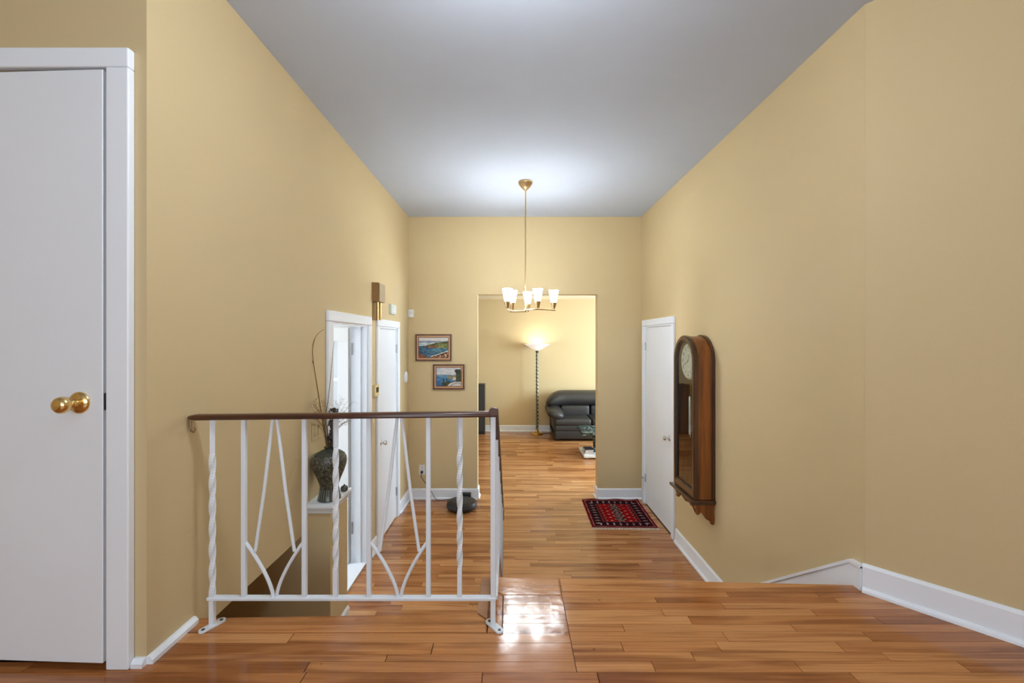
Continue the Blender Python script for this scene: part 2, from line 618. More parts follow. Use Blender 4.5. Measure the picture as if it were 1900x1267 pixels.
# living room shell
struct('wall_living_far', boxes((-2.7, 4.3, YF, YF + T, 0, LC)), 'wall', 'far yellow wall of the living room behind the floor lamp')
struct('wall_living_left', boxes((-2.7, -2.6, YB + T, YF, 0, LC)), 'wall', 'left wall of the living room')
struct('wall_living_right', boxes((4.2, 4.3, YB + T, 5.25, 0, LC), (4.2, 4.3, 7.65, YF, 0, LC), (4.2, 4.3, 5.25, 7.65, 0, 0.6), (4.2, 4.3, 5.25, 7.65, 2.4, LC)), 'wall', 'right wall of the living room with an added window')
struct('added_window_living', boxes((4.2, 4.26, 5.25, 5.32, 0.6, 2.4), (4.2, 4.26, 7.58, 7.65, 0.6, 2.4), (4.2, 4.26, 5.32, 7.58, 0.6, 0.67), (4.2, 4.26, 5.32, 7.58, 2.33, 2.4), (4.2, 4.26, 6.42, 6.48, 0.67, 2.33)), 'trim', 'added white window frame for the living room fill light')  # added frame around the unseen light of the living room
# small white room behind the left doorway
struct('wall_small_room', boxes(
    (-3.0, XL - T, 3.80, 3.86, 0, 2.44), (-3.0, XL - T, 2.62, 2.70, 0, 2.44), (-3.06, -3.0, 2.62, 3.86, 0, 2.44),
    (-3.06, XL - T, 2.62, 3.86, 2.44, 2.50)), 'white', 'bright white walls of the small room behind the left doorway')
struct('window_3', boxes((-3.0, -2.97, 2.74, 2.80, 0.82, 1.88), (-3.0, -2.97, 3.44, 3.50, 0.82, 1.88), (-3.0, -2.97, 2.80, 3.44, 0.82, 0.88), (-3.0, -2.97, 2.80, 3.44, 1.82, 1.88)), 'trim', 'white window frame in the small room behind the left doorway')
struct('floor_small_room', boxes((-3.0, XL - 0.10, 2.70, 3.80, -0.01, 0.006)), 'white', 'white floor of the small room behind the left doorway')

# knee wall under the vase
bm = boxes((XL, -1.088, 2.557, 2.820, 0, 0.845), (-2.20, XL, 2.557, 2.62, 0, 0.74))
struct('wall_knee', bm, 'wall', 'short yellow knee wall carrying the white ledge under the vase')
struct('wall_under_landing', boxes((-2.2, XN + 0.02, 1.60, 1.64, 0, UP - 0.02)), 'wall', 'yellow wall closing the space under the landing')

# ------------------------------------------------------------------ floors made of strips
unit = bmesh.new()
add_box(unit, -0.5, 0.5, -0.5, 0.5, -1.0, 0.0)
unit_me = bpy.data.meshes.new('plank')
bmesh.ops.recalc_face_normals(unit, faces=unit.faces)
unit.to_mesh(unit_me)
unit.free()
plank_meshes = {}


def plank(x0, x1, y0, y1, ztop, mat, parent, gap=0.0012, th=0.012, endgap=0.0014):
    if mat not in plank_meshes:
        me = unit_me.copy()
        me.name = 'plank'
        me.materials.append(M[mat])
        plank_meshes[mat] = me
    o = bpy.data.objects.new('plank', plank_meshes[mat])
    C.objects.link(o)
    o.parent = parent
    o.location = ((x0 + x1) / 2, (y0 + y1) / 2, ztop + random.uniform(-0.0004, 0.0))
    o.scale = (x1 - x0 - endgap, y1 - y0 - gap, th)
    return o


floor = struct('floor', boxes((-2.7, 4.3, 1.60, YF + 0.1, -0.06, -0.010)), 'subfloor', 'glossy narrow strip hardwood floor of the foyer and living room')
W = 0.0565
y = YB + T
row = 0
while y > 2.60:
    y0 = y - W
    x = XL - 0.10 if y0 < YB else OX0
    xe = XR
    if y0 >= YB - 0.02:
        x, xe = OX0, OX1
    first = True
    while x < xe - 0.01:
        ln = random.uniform(0.35, 1.15)
        if first:
            ln *= random.uniform(0.4, 1)
            first = False
        x1 = min(xe, x + ln)
        if xe - x1 < 0.15:
            x1 = xe
        plank(x, x1, y0, y, 0.0, 'floor', floor)
        x = x1
    y = y0
    row += 1
# the rest of the strips (living room, and under the stairs): one joined part
bm = bmesh.new()


def strip_rows(bm, xa, xb, ya, yb):
    yy = ya
    while yy < yb - 0.005:
        y1 = min(yb, yy + W)
        x = xa
        while x < xb - 0.01:
            x1 = min(xb, x + random.uniform(0.4, 1.3))
            if xb - x1 < 0.15:
                x1 = xb
            z = random.uniform(-0.0004, 0)
            add_box(bm, x + 0.0006, x1 - 0.0006, yy + 0.0007, y1 - 0.0007, -0.011, z)
            x = x1
        yy = y1


strip_rows(bm, -2.6, 4.2, YB + T, YF)
strip_rows(bm, -2.2, XR, 1.62, y)
fo = obj('far_planks', bm, 'floor_far', floor)
fo['kind'] = 'stuff'

# landing
up = struct('floor_upper', boxes((-3.0, 2.46, -3.0, 1.585, UP - 0.22, UP - 0.011), (XN + 0.012, XR, 1.585, 1.885, UP - 0.22, UP - 0.011),
                                 (XL - 0.05, XN + 0.02, 1.585, 1.655, UP - 0.05, UP - 0.011)), 'subfloor',
            'glossy hardwood floor of the upper landing')
rows_r = [1.833, 1.797, 1.760, 1.718, 1.676, 1.627, 1.585, 1.534, 1.4835, 1.440, 1.392]
rows_l = [1.577, 1.5265, 1.471, 1.4375, 1.392]
jl = {0: [-0.805], 1: [-0.28], 2: [-0.428], 3: [-0.68]}
XP = 0.212


def wall_x(yv):
    """x of the slanted wall / right wall at depth y"""
    if yv >= AW0[1]:
        return XR
    return min(2.46, AW0[0] + (AW0[1] - yv) * ax / -ay)


def cut(x0, x1, joints):
    xs = [x0] + sorted(j for j in joints if x0 + 0.03 < j < x1 - 0.03) + [x1]
    return list(zip(xs, xs[1:]))


jr = {0: [0.92, 1.30], 1: [0.60, 1.35], 2: [0.86], 3: [0.60, 1.20], 4: [0.69, 1.42], 5: [0.42, 1.06], 6: [0.78, 1.30], 7: [0.39, 0.73, 1.16], 8: [0.62, 1.28], 9: [0.47, 0.95, 1.5]}
for i in range(len(rows_r) - 1):
    y1, y0 = rows_r[i], rows_r[i + 1]
    for a, b in cut(XP, wall_x(y0) + 0.02, jr.get(i, [])):
        plank(a, b, y0, y1, UP, 'floor_up', up, endgap=0.002)
for i in range(len(rows_l) - 1):
    y1, y0 = rows_l[i], rows_l[i + 1]
    x0 = XL - 0.0 if y1 > YD else -3.0
    for a, b in cut(x0 if y0 > YD else -3.0, XP, jl.get(i, []) + ([-1.6] if i == 3 else [])):
        plank(a, b, y0, y1, UP, 'floor_up', up, endgap=0.003)
# lacquered patch between the foot of the railing post and the joint
for (y0, y1) in ((1.577, 1.632), (1.632, 1.688), (1.688, 1.748), (1.748, 1.813)):
    plank(-0.036, XP, y0, y1, UP, 'floor_patch', up, endgap=0.003)
# remaining rows towards and behind the viewer
y1 = 1.392
k = 0
pre = {0: [-0.67, -0.096, 0.277, 1.1], 1: [-1.2, -0.35, 0.75], 2: [-0.8, 0.1, 1.3]}
while y1 > 0.45:
    y0 = y1 - 0.0565
    js = pre.get(k)
    if js is None:
        js = []
        x = -3.0 + random.uniform(0.2, 0.9)
        while x < 2.4:
            js.append(x)
            x += random.uniform(0.5, 1.2)
    for a, b in cut(-3.0, wall_x(y0) + 0.02, js):
        plank(a, b, y0, y1, UP, 'floor_up', up, endgap=0.003)
    y1 = y0
    k += 1
bm = bmesh.new()
yy = -3.0
while yy < y1 - 0.001:
    y2 = min(y1, yy + 0.0565)
    x = -3.0
    while x < 2.45:
        x1 = min(2.46, x + random.uniform(0.5, 1.3))
        add_box(bm, x + 0.0006, x1 - 0.0006, yy + 0.0007, y2 - 0.0007, UP - 0.011, UP)
        x = x1
    yy = y2
fo = obj('far_planks', bm, 'floor_far', up)
fo['kind'] = 'stuff'


def board(name, poly, z0, z1, mat, parent, bev=0.0):
    bm = bmesh.new()
    add_prism(bm, poly, z0, z1, 'z')
    if bev:
        es = [e for e in bm.edges if all(abs(v.co.z - z1) < 1e-6 for v in e.verts)]
        bmesh.ops.bevel(bm, geom=es, offset=bev, segments=3, affect='EDGES')
    return obj(name, bm, mat, parent)


g = 0.0012
# nosing boards along the landing edge
board('nosing', [(XL, 1.577 + g), (XN + 0.045, 1.577 + g), (XN + 0.045, 1.65), (XN, EDGE_L1), (XL, EDGE_L0)], UP - 0.022, UP, 'floor_up', up, 0.004)
board('nosing', [(XP + 0.0015, 1.833 + g), (XR, 1.833 + g), (XR, EDGE_R1), (XP + 0.0015, 1.9435)], UP - 0.026, UP, 'floor_up', up, 0.004)
board('nosing', [(-0.038 + g, 1.813 + g), (XP - 0.0015, 1.813 + g), (XP - 0.0015, 1.9435), (XN + 0.05, EDGE_R0 - 0.003), (-0.092, EDGE_R0 - 0.003), (-0.092, 1.86), ], UP - 0.026, UP, 'floor_patch', up, 0.003)
board('nosing', [(-0.092 + g, 1.578), (-0.038 - g, 1.578), (-0.038 - g, 1.81), (-0.092 + g, 1.856)], UP - 0.022, UP + 0.0005, 'floor_patch', up, 0.003)
board('nosing', [(XN, EDGE_L1 + 0.001), (-0.0935, 1.652), (-0.0935, EDGE_R0 - 0.002), (XN, EDGE_R0)], UP - 0.026, UP - 0.001, 'nosing', up, 0.004)

# stairs down to the foyer
stairs = bpy.data.objects.new('stairs', None)
C.objects.link(stairs)
tag(stairs, 'wooden steps from the landing down to the foyer', None, None, 'structure')
RISE = UP / 4
RUN = 0.272
XS0, XS1 = XN + 0.01, XR - 0.022
ye = 1.90
for k in range(1, 5):
    zt = UP - RISE * k
    yr = ye + RUN * (k - 1)
    obj('riser', boxes((XS0, XS1, yr - 0.018, yr, max(zt, 0.0), zt + RISE - 0.024)), 'nosing', stairs)
    if k < 4:
        obj('tread', box_bm(XS0, XS1, yr - 0.018, yr + RUN + 0.02, zt - 0.024, zt, bevel=0.005, seg=2), 'floor_up', stairs)
# open left side stringer
poly = [(1.60, 0), (ye + RUN * 3, 0), (ye + RUN * 3, RISE - 0.03), (ye + RUN * 2, RISE - 0.03), (ye + RUN * 2, 2 * RISE - 0.03), (ye + RUN, 2 * RISE - 0.03), (ye + RUN, 3 * RISE - 0.03), (ye, 3 * RISE - 0.03), (ye, UP - 0.03), (1.60, UP - 0.03)]
bm = bmesh.new()
add_prism(bm, poly, XN + 0.012, XN + 0.032, 'x')
obj('stringer', bm, 'nosing', stairs)
# skirt board on the right wall
s0 = (1.906, EYE - 0.987)
slope = 0.73
yend = s0[0] + (s0[1] - 0.128) / slope
bm = bmesh.new()
add_prism(bm, [(1.845, s0[1] + 0.005), (s0[0], s0[1]), (yend, 0.128), (yend, 0.0), (1.845, 0.0)], XR - 0.02, XR, 'x')
obj('skirt_board', bm, 'trim', stairs)
bm = bmesh.new()
add_prism(bm, [(1.845, s0[1] + 0.013), (s0[0], s0[1] + 0.008), (yend + 0.01, 0.132), (yend, 0.122), (s0[0] - 0.005, s0[1] - 0.004), (1.845, s0[1] - 0.002)], XR - 0.026, XR, 'x')
obj('skirt_cap', bm, 'trim', stairs)

# ------------------------------------------------------------------ baseboards


def base_run(name, pts, h, label, th=0.014, shoe=True):
    """pts: floor line (x,y) list along the wall face; room is on the left of travel"""
    bm = bmesh.new()
    prof = [(0, 0), (0, h), (th * 0.45, h), (th, h - 0.012), (th, 0)]
    for (a, b) in zip(pts, pts[1:]):
        d = Vector((b[0] - a[0], b[1] - a[1], 0)).normalized()
        nn = Vector((-d.y, d.x, 0))
        z0 = a[2]
        A = [bm.verts.new(Vector((a[0], a[1], z0)) + nn * t + Vector((0, 0, z))) for t, z in prof]
        B = [bm.verts.new(Vector((b[0], b[1], z0)) + nn * t + Vector((0, 0, z))) for t, z in prof]
        bm.faces.new(A)
        bm.faces.new(B[::-1])
        for i in range(5):
            bm.faces.new((A[i], B[i], B[(i + 1) % 5], A[(i + 1) % 5]))
        if shoe:
            pr2 = [(th, 0), (th, 0.02), (th + 0.006, 0.018), (th + 0.012, 0.010), (th + 0.014, 0)]
            A = [bm.verts.new(Vector((a[0], a[1], z0)) + nn * t + Vector((0, 0, z))) for t, z in pr2]
            B = [bm.verts.new(Vector((b[0], b[1], z0)) + nn * t + Vector((0, 0, z))) for t, z in pr2]
            bm.faces.new(A)
            bm.faces.new(B[::-1])
            for i in range(5):
                bm.faces.new((A[i], B[i], B[(i + 1) % 5], A[(i + 1) % 5]))
    o = struct(name, bm, 'trim', label)
    return o


base_run('baseboard_right', [(XR, yend - 0.01, 0), (XR, D3[0] - 0.09, 0)], 0.128, 'white baseboard under the wall clock')
base_run('baseboard_back_left', [(OX0, YB, 0), (XL, YB, 0)], 0.122, 'white baseboard behind the robot vacuum')
base_run('baseboard_back_right', [(XR, YB, 0), (OX1, YB, 0)], 0.122, 'white baseboard behind the red rug')
base_run('baseboard_jamb_left', [(OX0, YB + T, 0), (OX0, YB - 0.014, 0)], 0.122, 'white baseboard return on the left jamb of the opening')
base_run('baseboard_jamb_right', [(OX1, YB - 0.014, 0), (OX1, YB + T, 0)], 0.122, 'white baseboard return on the right jamb of the opening')
base_run('baseboard_left_far', [(XL, YB, 0), (XL, D2[1] + 0.07, 0)], 0.122, 'white baseboard beyond the closet door')
base_run('baseboard_left_mid', [(XL, D2[0] - 0.066, 0), (XL, D1[1] + 0.07, 0)], 0.122, 'short white baseboard between the two left doors')
base_run('baseboard_knee', [(-1.088, 2.820, 0), (-1.088, 2.557, 0)], 0.122, 'white baseboard at the foot of the knee wall')
base_run('baseboard_living', [(4.2, YF, 0), (-2.6, YF, 0)], 0.124, 'white baseboard of the far living room wall')
base_run('baseboard_slanted', [(AW1[0], AW1[1], UP), (AW0[0] - 0.004, AW0[1] + 0.004, UP)], 0.118, 'tall white baseboard along the slanted wall')
base_run('baseboard_landing_left', [(XL, EDGE_L0 - 0.03, UP), (XL, YD, UP)], 0.026, 'low white moulding beside the railing on the landing', th=0.020, shoe=False)
base_run('baseboard_near_left', [(XL, YD, UP), (D0[1] + 0.072, YD, UP)], 0.026, 'low white moulding next to the near left door', th=0.020, shoe=False)

# ------------------------------------------------------------------ doors


def hinge(parent, x, y, z, h=0.09, ax_='z', r=0.006):
    bm = bmesh.new()
    for i in range(5):
        add_lathe(bm, [(r * 0.9, 0.001), (r, 0.003), (r, h / 5 - 0.003), (r * 0.9, h / 5 - 0.001)], 10, (x, y, z - h / 2 + i * h / 5))
    return obj('hinge', bm, 'hinge', parent, True)


def door_set_x(name, X, side, y0, y1, ztop, label, slab=True, casing_w=0.066, jamb_t=T):
    """door in a wall of constant x; side=+1 when the room lies towards +x"""
    r = bpy.data.objects.new(name, None)
    C.objects.link(r)
    r.location = (0, 0, 0)
    tag(r, label, None, None, 'structure')
    s = side
    t = 0.020

    def xb(a, b):
        return (min(X + s * a, X + s * b), max(X + s * a, X + s * b))
    c = xb(0, t)
    obj('casing', box_bm(*c, y0 - casing_w, y0 + 0.004, 0, ztop - 0.002, bevel=0.004, seg=2), 'trim', r)
    obj('casing', box_bm(*c, y1 - 0.004, y1 + casing_w, 0, ztop - 0.002, bevel=0.004, seg=2), 'trim', r)
    obj('casing', box_bm(*c, y0 - casing_w, y1 + casing_w, ztop, ztop + casing_w, bevel=0.004, seg=2), 'trim', r)
    j = xb(0.002, -jamb_t)
    obj('jamb', box_bm(*j, y0, y0 + 0.018, 0, ztop), 'trim', r)
    obj('jamb', box_bm(*j, y1 - 0.018, y1, 0, ztop), 'trim', r)
    obj('jamb', box_bm(*j, y0 + 0.018, y1 - 0.018, ztop - 0.018, ztop), 'trim', r)
    sl = None
    if slab:
        d = xb(-0.002, -0.038)
        sl = obj('door_slab', box_bm(*d, y0 + 0.021, y1 - 0.021, 0.012, ztop - 0.022, bevel=0.002), 'door', r)
    return r, sl


def knob_x(parent, X, s, y, z, mat='chrome', sc=1.0):
    bm = bmesh.new()
    prof = [(0.030, 0.0), (0.030, 0.004), (0.026, 0.008), (0.012, 0.010), (0.010, 0.028), (0.016, 0.034), (0.024, 0.042), (0.026, 0.052), (0.022, 0.062), (0.010, 0.066)]
    add_lathe(bm, [(a * sc, s * b * sc) for a, b in prof], 24, (X, y, z), 'x')
    return obj('door_knob', bm, mat, parent, True)


d2, sl2 = door_set_x('door_2', XL, 1, D2[0], D2[1], D2[2], 'plain white closet door beside the two paintings')
knob_x(sl2, XL - 0.002, 1, D2[0] + 0.075, EYE - 0.958, 'chrome', 0.9)
hinge(d2, XL + 0.006, D2[1] - 0.020, 1.78)
hinge(d2, XL + 0.006, D2[1] - 0.020, 0.28)
d3, sl3 = door_set_x('door_3', XR, -1, D3[0], D3[1], D3[2], 'plain white door between the red rug and the wall clock')
knob_x(sl3, XR + 0.002, -1, D3[0] + 0.085, EYE - 0.955, 'chrome', 0.95)
hinge(d3, XR - 0.006, D3[1] - 0.020, 1.80)
hinge(d3, XR - 0.006, D3[1] - 0.020, 0.30)
st = box_bm(XR - 0.06, XR - 0.02, D3[1] - 0.03, D3[1] + 0.0, 0.30, 0.31, bevel=0.002)
obj('door_stop', st, 'hinge', d3)

# open doorway with the glazed door swung inside
d1, _ = door_set_x('door_1', XL, 1, D1[0], D1[1], D1[2], 'white doorway with a glazed door swung open into the bright small room', slab=False, casing_w=0.070)
bm = boxes((XL - T, XL + 0.0, D1[0] + 0.018, D1[1] - 0.018, -0.004, 0.012))
obj('threshold', bm, 'trim', d1)
obj('door_stop', boxes((XL - 0.085, XL - 0.045, D1[1] - 0.030, D1[1] - 0.018, 0.012, D1[2] - 0.018)), 'trim', d1)
obj('door_stop', boxes((XL - 0.085, XL - 0.045, D1[0] + 0.018, D1[0] + 0.030, 0.012, D1[2] - 0.018)), 'trim', d1)
gx1, gx0 = XL - T - 0.012, XL - T - 0.012 - 0.68
gy0, gy1 = D1[1] - 0.050, D1[1] - 0.012
leaf = bmesh.new()
add_box(leaf, gx0, gx0 + 0.085, gy0, gy1, 0.014, 1.975)
add_box(leaf, gx1 - 0.085, gx1, gy0, gy1, 0.014, 1.975)
add_box(leaf, gx0 + 0.085, gx1 - 0.085, gy0, gy1, 1.865, 1.975)
add_box(leaf, gx0 + 0.085, gx1 - 0.085, gy0, gy1, 0.014, 0.215)
lf = obj('door_leaf', leaf, 'white', d1)
pz = (1.865 - 0.215 - 4 * 0.028) / 5
pw = (gx1 - gx0 - 0.17 - 0.028) / 2
for i in range(1, 5):
    zz = 0.215 + i * pz + (i - 1) * 0.028
    obj('muntin', boxes((gx0 + 0.085, gx1 - 0.085, gy0 + 0.006, gy1 - 0.006, zz, zz + 0.028)), 'white', lf)
obj('muntin', boxes((gx0 + 0.085 + pw, gx0 + 0.113 + pw, gy0 + 0.007, gy1 - 0.007, 0.215, 1.865)), 'white', lf)
for i in range(5):
    for q in range(2):
        zz = 0.215 + i * (pz + 0.028)
        xx = gx0 + 0.085 + q * (pw + 0.028)
        obj('pane', boxes((xx, xx + pw, (gy0 + gy1) / 2 - 0.002, (gy0 + gy1) / 2 + 0.002, zz, zz + pz)), 'frost', lf)
for zz in (1.80, 0.30):
    hinge(d1, XL - T + 0.012, D1[1] - 0.024, zz, 0.10)

# near left door, slightly ajar
d0 = bpy.data.objects.new('door_4', None)
C.objects.link(d0)
tag(d0, 'large white flush door with a brass knob, slightly ajar, at the left edge', None, None, 'structure')
cw = 0.070
obj('casing', box_bm(D0[1] - 0.004, D0[1] + cw, YD - 0.026, YD, UP, D0[2] - 0.001, bevel=0.004, seg=2), 'trim', d0)
obj('casing', box_bm(D0[0] - cw, D0[0] + 0.004, YD - 0.026, YD, UP, D0[2] - 0.001, bevel=0.004, seg=2), 'trim', d0)
obj('casing', box_bm(D0[0] - cw, D0[1] + cw, YD - 0.026, YD, D0[2] + 0.0, D0[2] + 0.064, bevel=0.004, seg=2), 'trim', d0)
obj('jamb', boxes((D0[1] - 0.003, D0[1] + 0.014, YD, YD + T, UP, D0[2])), 'trim', d0)
obj('jamb', boxes((D0[0] - 0.014, D0[0] + 0.003, YD, YD + T, UP, D0[2])), 'trim', d0)
# slab hinged at its left side (local origin), turned 2.9 degrees towards the room
sw = 0.744
sl0 = obj('door_slab', box_bm(0.0, sw, -0.0, 0.036, 0.022, 1.973, bevel=0.002), 'door', d0)
sl0.location = (D0[0] + 0.003, YD + 0.004, UP)
sl0.rotation_euler = (0, 0, -math.radians(2.3))
bm = bmesh.new()
prof = [(0.036, 0.0), (0.036, 0.003), (0.032, 0.008), (0.020, 0.011), (0.0125, 0.014), (0.0115, 0.024), (0.015, 0.027), (0.0125, 0.031), (0.018, 0.036), (0.0245, 0.044), (0.027, 0.053), (0.026, 0.062), (0.020, 0.069), (0.010, 0.072)]
add_lathe(bm, [(a, -b) for a, b in prof], 32, (sw - 0.078, 0.0, EYE - 0.207 - UP), 'y')
tag(obj('door_knob', bm, 'brass', sl0, True), 'polished brass knob with round rosette')
obj('latch_plate', box_bm(sw - 0.002, sw + 0.003, 0.004, 0.030, EYE - 0.232 - UP, EYE - 0.176 - UP), 'steel_dark', sl0)

# ledge on the knee wall
lg = bmesh.new()
add_box(lg, XL, -1.056, 2.515, 2.815, 0.879, 0.903, bevel=0.004, seg=2)
ledge = struct('trim_1', lg, 'trim', 'white moulded ledge on top of the knee wall under the vase')
bm = bmesh.new()
pr = [(0.0, 0.838), (0.008, 0.838), (0.010, 0.852), (0.018, 0.866), (0.024, 0.879), (0.0, 0.879)]
A = None
rings = []
for (xx, yy, dx, dy) in ((XL, 2.557, 0, -1), (-1.088, 2.557, 1, -1), (-1.088, 2.812, 1, 0)):
    rings.append([bm.verts.new((xx + dx * t, yy + dy * t, z)) for t, z in pr])
for a, b in zip(rings, rings[1:]):
    for i in range(len(pr)):
        j = (i + 1) % len(pr)
        bm.faces.new((a[i], b[i], b[j], a[j]))
bm.faces.new(rings[0])
bm.faces.new(rings[-1][::-1])
obj('cove_moulding', bm, 'trim', ledge)

# ------------------------------------------------------------------ railing on the landing
YR = 1.615
rail = thing('railing', 'white wrought iron railing with brown handrails along the landing and stairs', 'railing', (0, 0, 0))
zr0, zr1 = EYE - 0.283, EYE - 0.270   # top of the handrail at left and right


def zrail(x):
    return zr0 + (zr1 - zr0) * (x - XL) / (-0.05 - XL)


def rail_prof(w=0.046, h=0.020):
    return [(-w / 2, -h * 0.75), (-w / 2, -h * 0.35), (-w * 0.40, -h * 0.08), (-w * 0.2, 0), (w * 0.2, 0), (w * 0.40, -h * 0.08), (w / 2, -h * 0.35), (w / 2, -h * 0.75), (w * 0.38, -h), (-w * 0.38, -h)]


bm = bmesh.new()
xs = [XL + 0.003, XL + 0.016, XL + 0.03, -0.6, -0.064, -0.056]
scs = [0.55, 0.85, 1.0, 1.0, 1.0, 0.8]
rings = [[bm.verts.new((x, YR + u * s, zrail(x) + v * s - (1 - s) * 0.010)) for u, v in rail_prof()] for x, s in zip(xs, scs)]
for a, b in zip(rings, rings[1:]):
    for i in range(10):
        bm.faces.new((a[i], b[i], b[(i + 1) % 10], a[(i + 1) % 10]))
bm.faces.new(rings[0])
bm.faces.new(rings[-1][::-1])
tag(obj('handrail', bm, 'rail_wood', rail, True), 'dark brown moulded handrail')
bm = bmesh.new()
add_tube(bm, [(XL + 0.004, YR, zr0 - 0.018), (XL + 0.006, YR - 0.002, zr0 - 0.045), (XL + 0.010, YR - 0.004, zr0 - 0.062), (XL + 0.020, YR - 0.006, zr0 - 0.066), (XL + 0.026, YR - 0.006, zr0 - 0.056), (XL + 0.020, YR - 0.006, zr0 - 0.050)], 0.0035, 6)
obj('wall_bracket', bm, 'bracket', rail, True)
ZB = EYE - 0.977        # bottom rail
obj('bottom_rail', box_bm(-1.150, -0.060, YR - 0.012, YR + 0.012, ZB - 0.006, ZB + 0.006, bevel=0.002), 'rail_white', rail)


def bar(x, z0, z1, name, twisted=False, parent=rail, hw=0.0083, y=YR):
    bm = bmesh.new()
    if twisted:
        L_ = z1 - z0
        zs = [0.0, 0.16]
        n = 48
        zs += [0.16 + 0.68 * i / n for i in range(1, n + 1)]
        zs += [1.0]
        pts = [(x, y, z0 + L_ * t) for t in zs]
        # twist only in the middle part
        rings = []
        for t, pnt in zip(zs, pts):
            a0 = PI / 4 + 2 * PI * 1.6 * min(max((t - 0.16) / 0.68, 0), 1)
            rings.append([bm.verts.new((pnt[0] + hw * 1.414 * math.cos(a0 + j * PI / 2), pnt[1] + hw * 1.414 * math.sin(a0 + j * PI / 2), pnt[2])) for j in range(4)])
        for a, b in zip(rings, rings[1:]):
            for j in range(4):
                bm.faces.new((a[j], a[(j + 1) % 4], b[(j + 1) % 4], b[j]))
        bm.faces.new(rings[0][::-1])
        bm.faces.new(rings[-1])
    else:
        add_box(bm, x - hw, x + hw, y - hw, y + hw, z0, z1, bevel=0.0015)
    return obj(name, bm, 'rail_white', parent)


RH = 0.0185
bar(-1.134, UP + 0.006, zrail(-1.134) - RH, 'post', True)
bar(-0.0714, UP + 0.006, zrail(-0.07) - RH, 'post', False, hw=0.0095)
for x, tw in ((-1.014, 0), (-0.785, 0), (-0.667, 1), (-0.5406, 0), (-0.316, 0), (-0.198, 1)):
    bar(x, ZB + 0.004, zrail(x) - RH, 'baluster', bool(tw))
for xa, xl, xr in ((-0.8976, -1.014, -0.785), (-0.426, -0.5406, -0.316)):
    zt = zrail(xa) - RH
    for s, xe in ((-1, xl), (1, xr)):
        # upper rod: from the apex down to the curved rod
        zj = EYE - (1022 - 630) * YR / 791.67
        bm = bmesh.new()
        add_tube(bm, [(xa + s * 0.008, YR, zt), (xa + s * 0.040, YR, zt - 0.27), (xa + s * 0.074, YR, zj)], 0.0062, 8)
        obj('slanted_rod', bm, 'rail_white', rail, True)
        # lower curved rod: from the bottom rail up to the neighbouring baluster
        bm = bmesh.new()
        z0_, z1_ = ZB + 0.004, EYE - (1006 - 630) * YR / 791.67
        pts = []
        for i in range(11):
            t = i / 10
            pts.append((xa + s * (0.006 + (abs(xe - xa) - 0.012) * (t ** 1.45)), YR, z0_ + (z1_ - z0_) * t))
        add_tube(bm, pts, 0.0066, 8)
        obj('curved_rod', bm, 'rail_white', rail, True)


def foot(x, y, ang, parent):
    bm = bmesh.new()
    n = 10
    poly = []
    for i in range(n + 1):
        a = -PI / 2 + PI * i / n
        poly.append((0.032 + 0.0145 * math.cos(a), 0.0145 * math.sin(a)))
    for i in range(n + 1):
        a = PI / 2 + PI * i / n
        poly.append((-0.032 + 0.0145 * math.cos(a), 0.0145 * math.sin(a)))
    add_prism(bm, poly, 0.0, 0.006, 'z')
    o = obj('foot_plate', bm, 'rail_white', parent)
    o.location = (x, y, UP + 0.0008)
    o.rotation_euler = (0, 0, ang)
    for s in (-1, 1):
        bm = bmesh.new()
        add_lathe(bm, [(0.0062, 0.0), (0.006, 0.0015), (0.003, 0.002)], 12, (s * 0.032, 0, 0.006))
        obj('screw', bm, 'steel_dark', o)
    return o


foot(-1.134, YR, math.radians(62), rail)
foot(-0.0665, YR - 0.004, math.radians(-52), rail)

# stair railing that runs down from the same post
srl = rail
XSR = -0.069
SL = 0.72


def zs_top(y):
    return EYE - 0.252 - SL * (y - 1.600)


bm = bmesh.new()
ys = [1.590, 1.602, 1.63, 2.0, 2.4, 2.74, 2.768, 2.778]
zz = [zs_top(1.600) - 0.003, zs_top(1.602), zs_top(1.63), zs_top(2.0), zs_top(2.4), zs_top(2.74), zs_top(2.76) - 0.02, zs_top(2.76) - 0.09]
rings = []
for i, y_ in enumerate(ys):
    s = 0.8 if i == 0 else 1.0
    w_ = 0.036 if i < 5 else 0.026
    xoff = XSR + (0.004 if i >= 5 else 0.0)
    rings.append([bm.verts.new((xoff + u * s, y_ + (0.0 if i < 6 else -v * 0.8), zz[i] + (v * 1.3 if i < 6 else v * 0.3))) for u, v in rail_prof(w_, 0.022)])
for a, b in zip(rings, rings[1:]):
    for i in range(10):
        bm.faces.new((a[i], b[i], b[(i + 1) % 10], a[(i + 1) % 10]))
bm.faces.new(rings[0])
bm.faces.new(rings[-1][::-1])
tag(obj('handrail', bm, 'rail_wood', srl, True), 'worn brown handrail running down the stairs')
XB_ = -0.064


def zlow(y):
    return EYE - 0.985 if y < 1.98 else EYE - 0.985 - 0.728 * (y - 1.98)


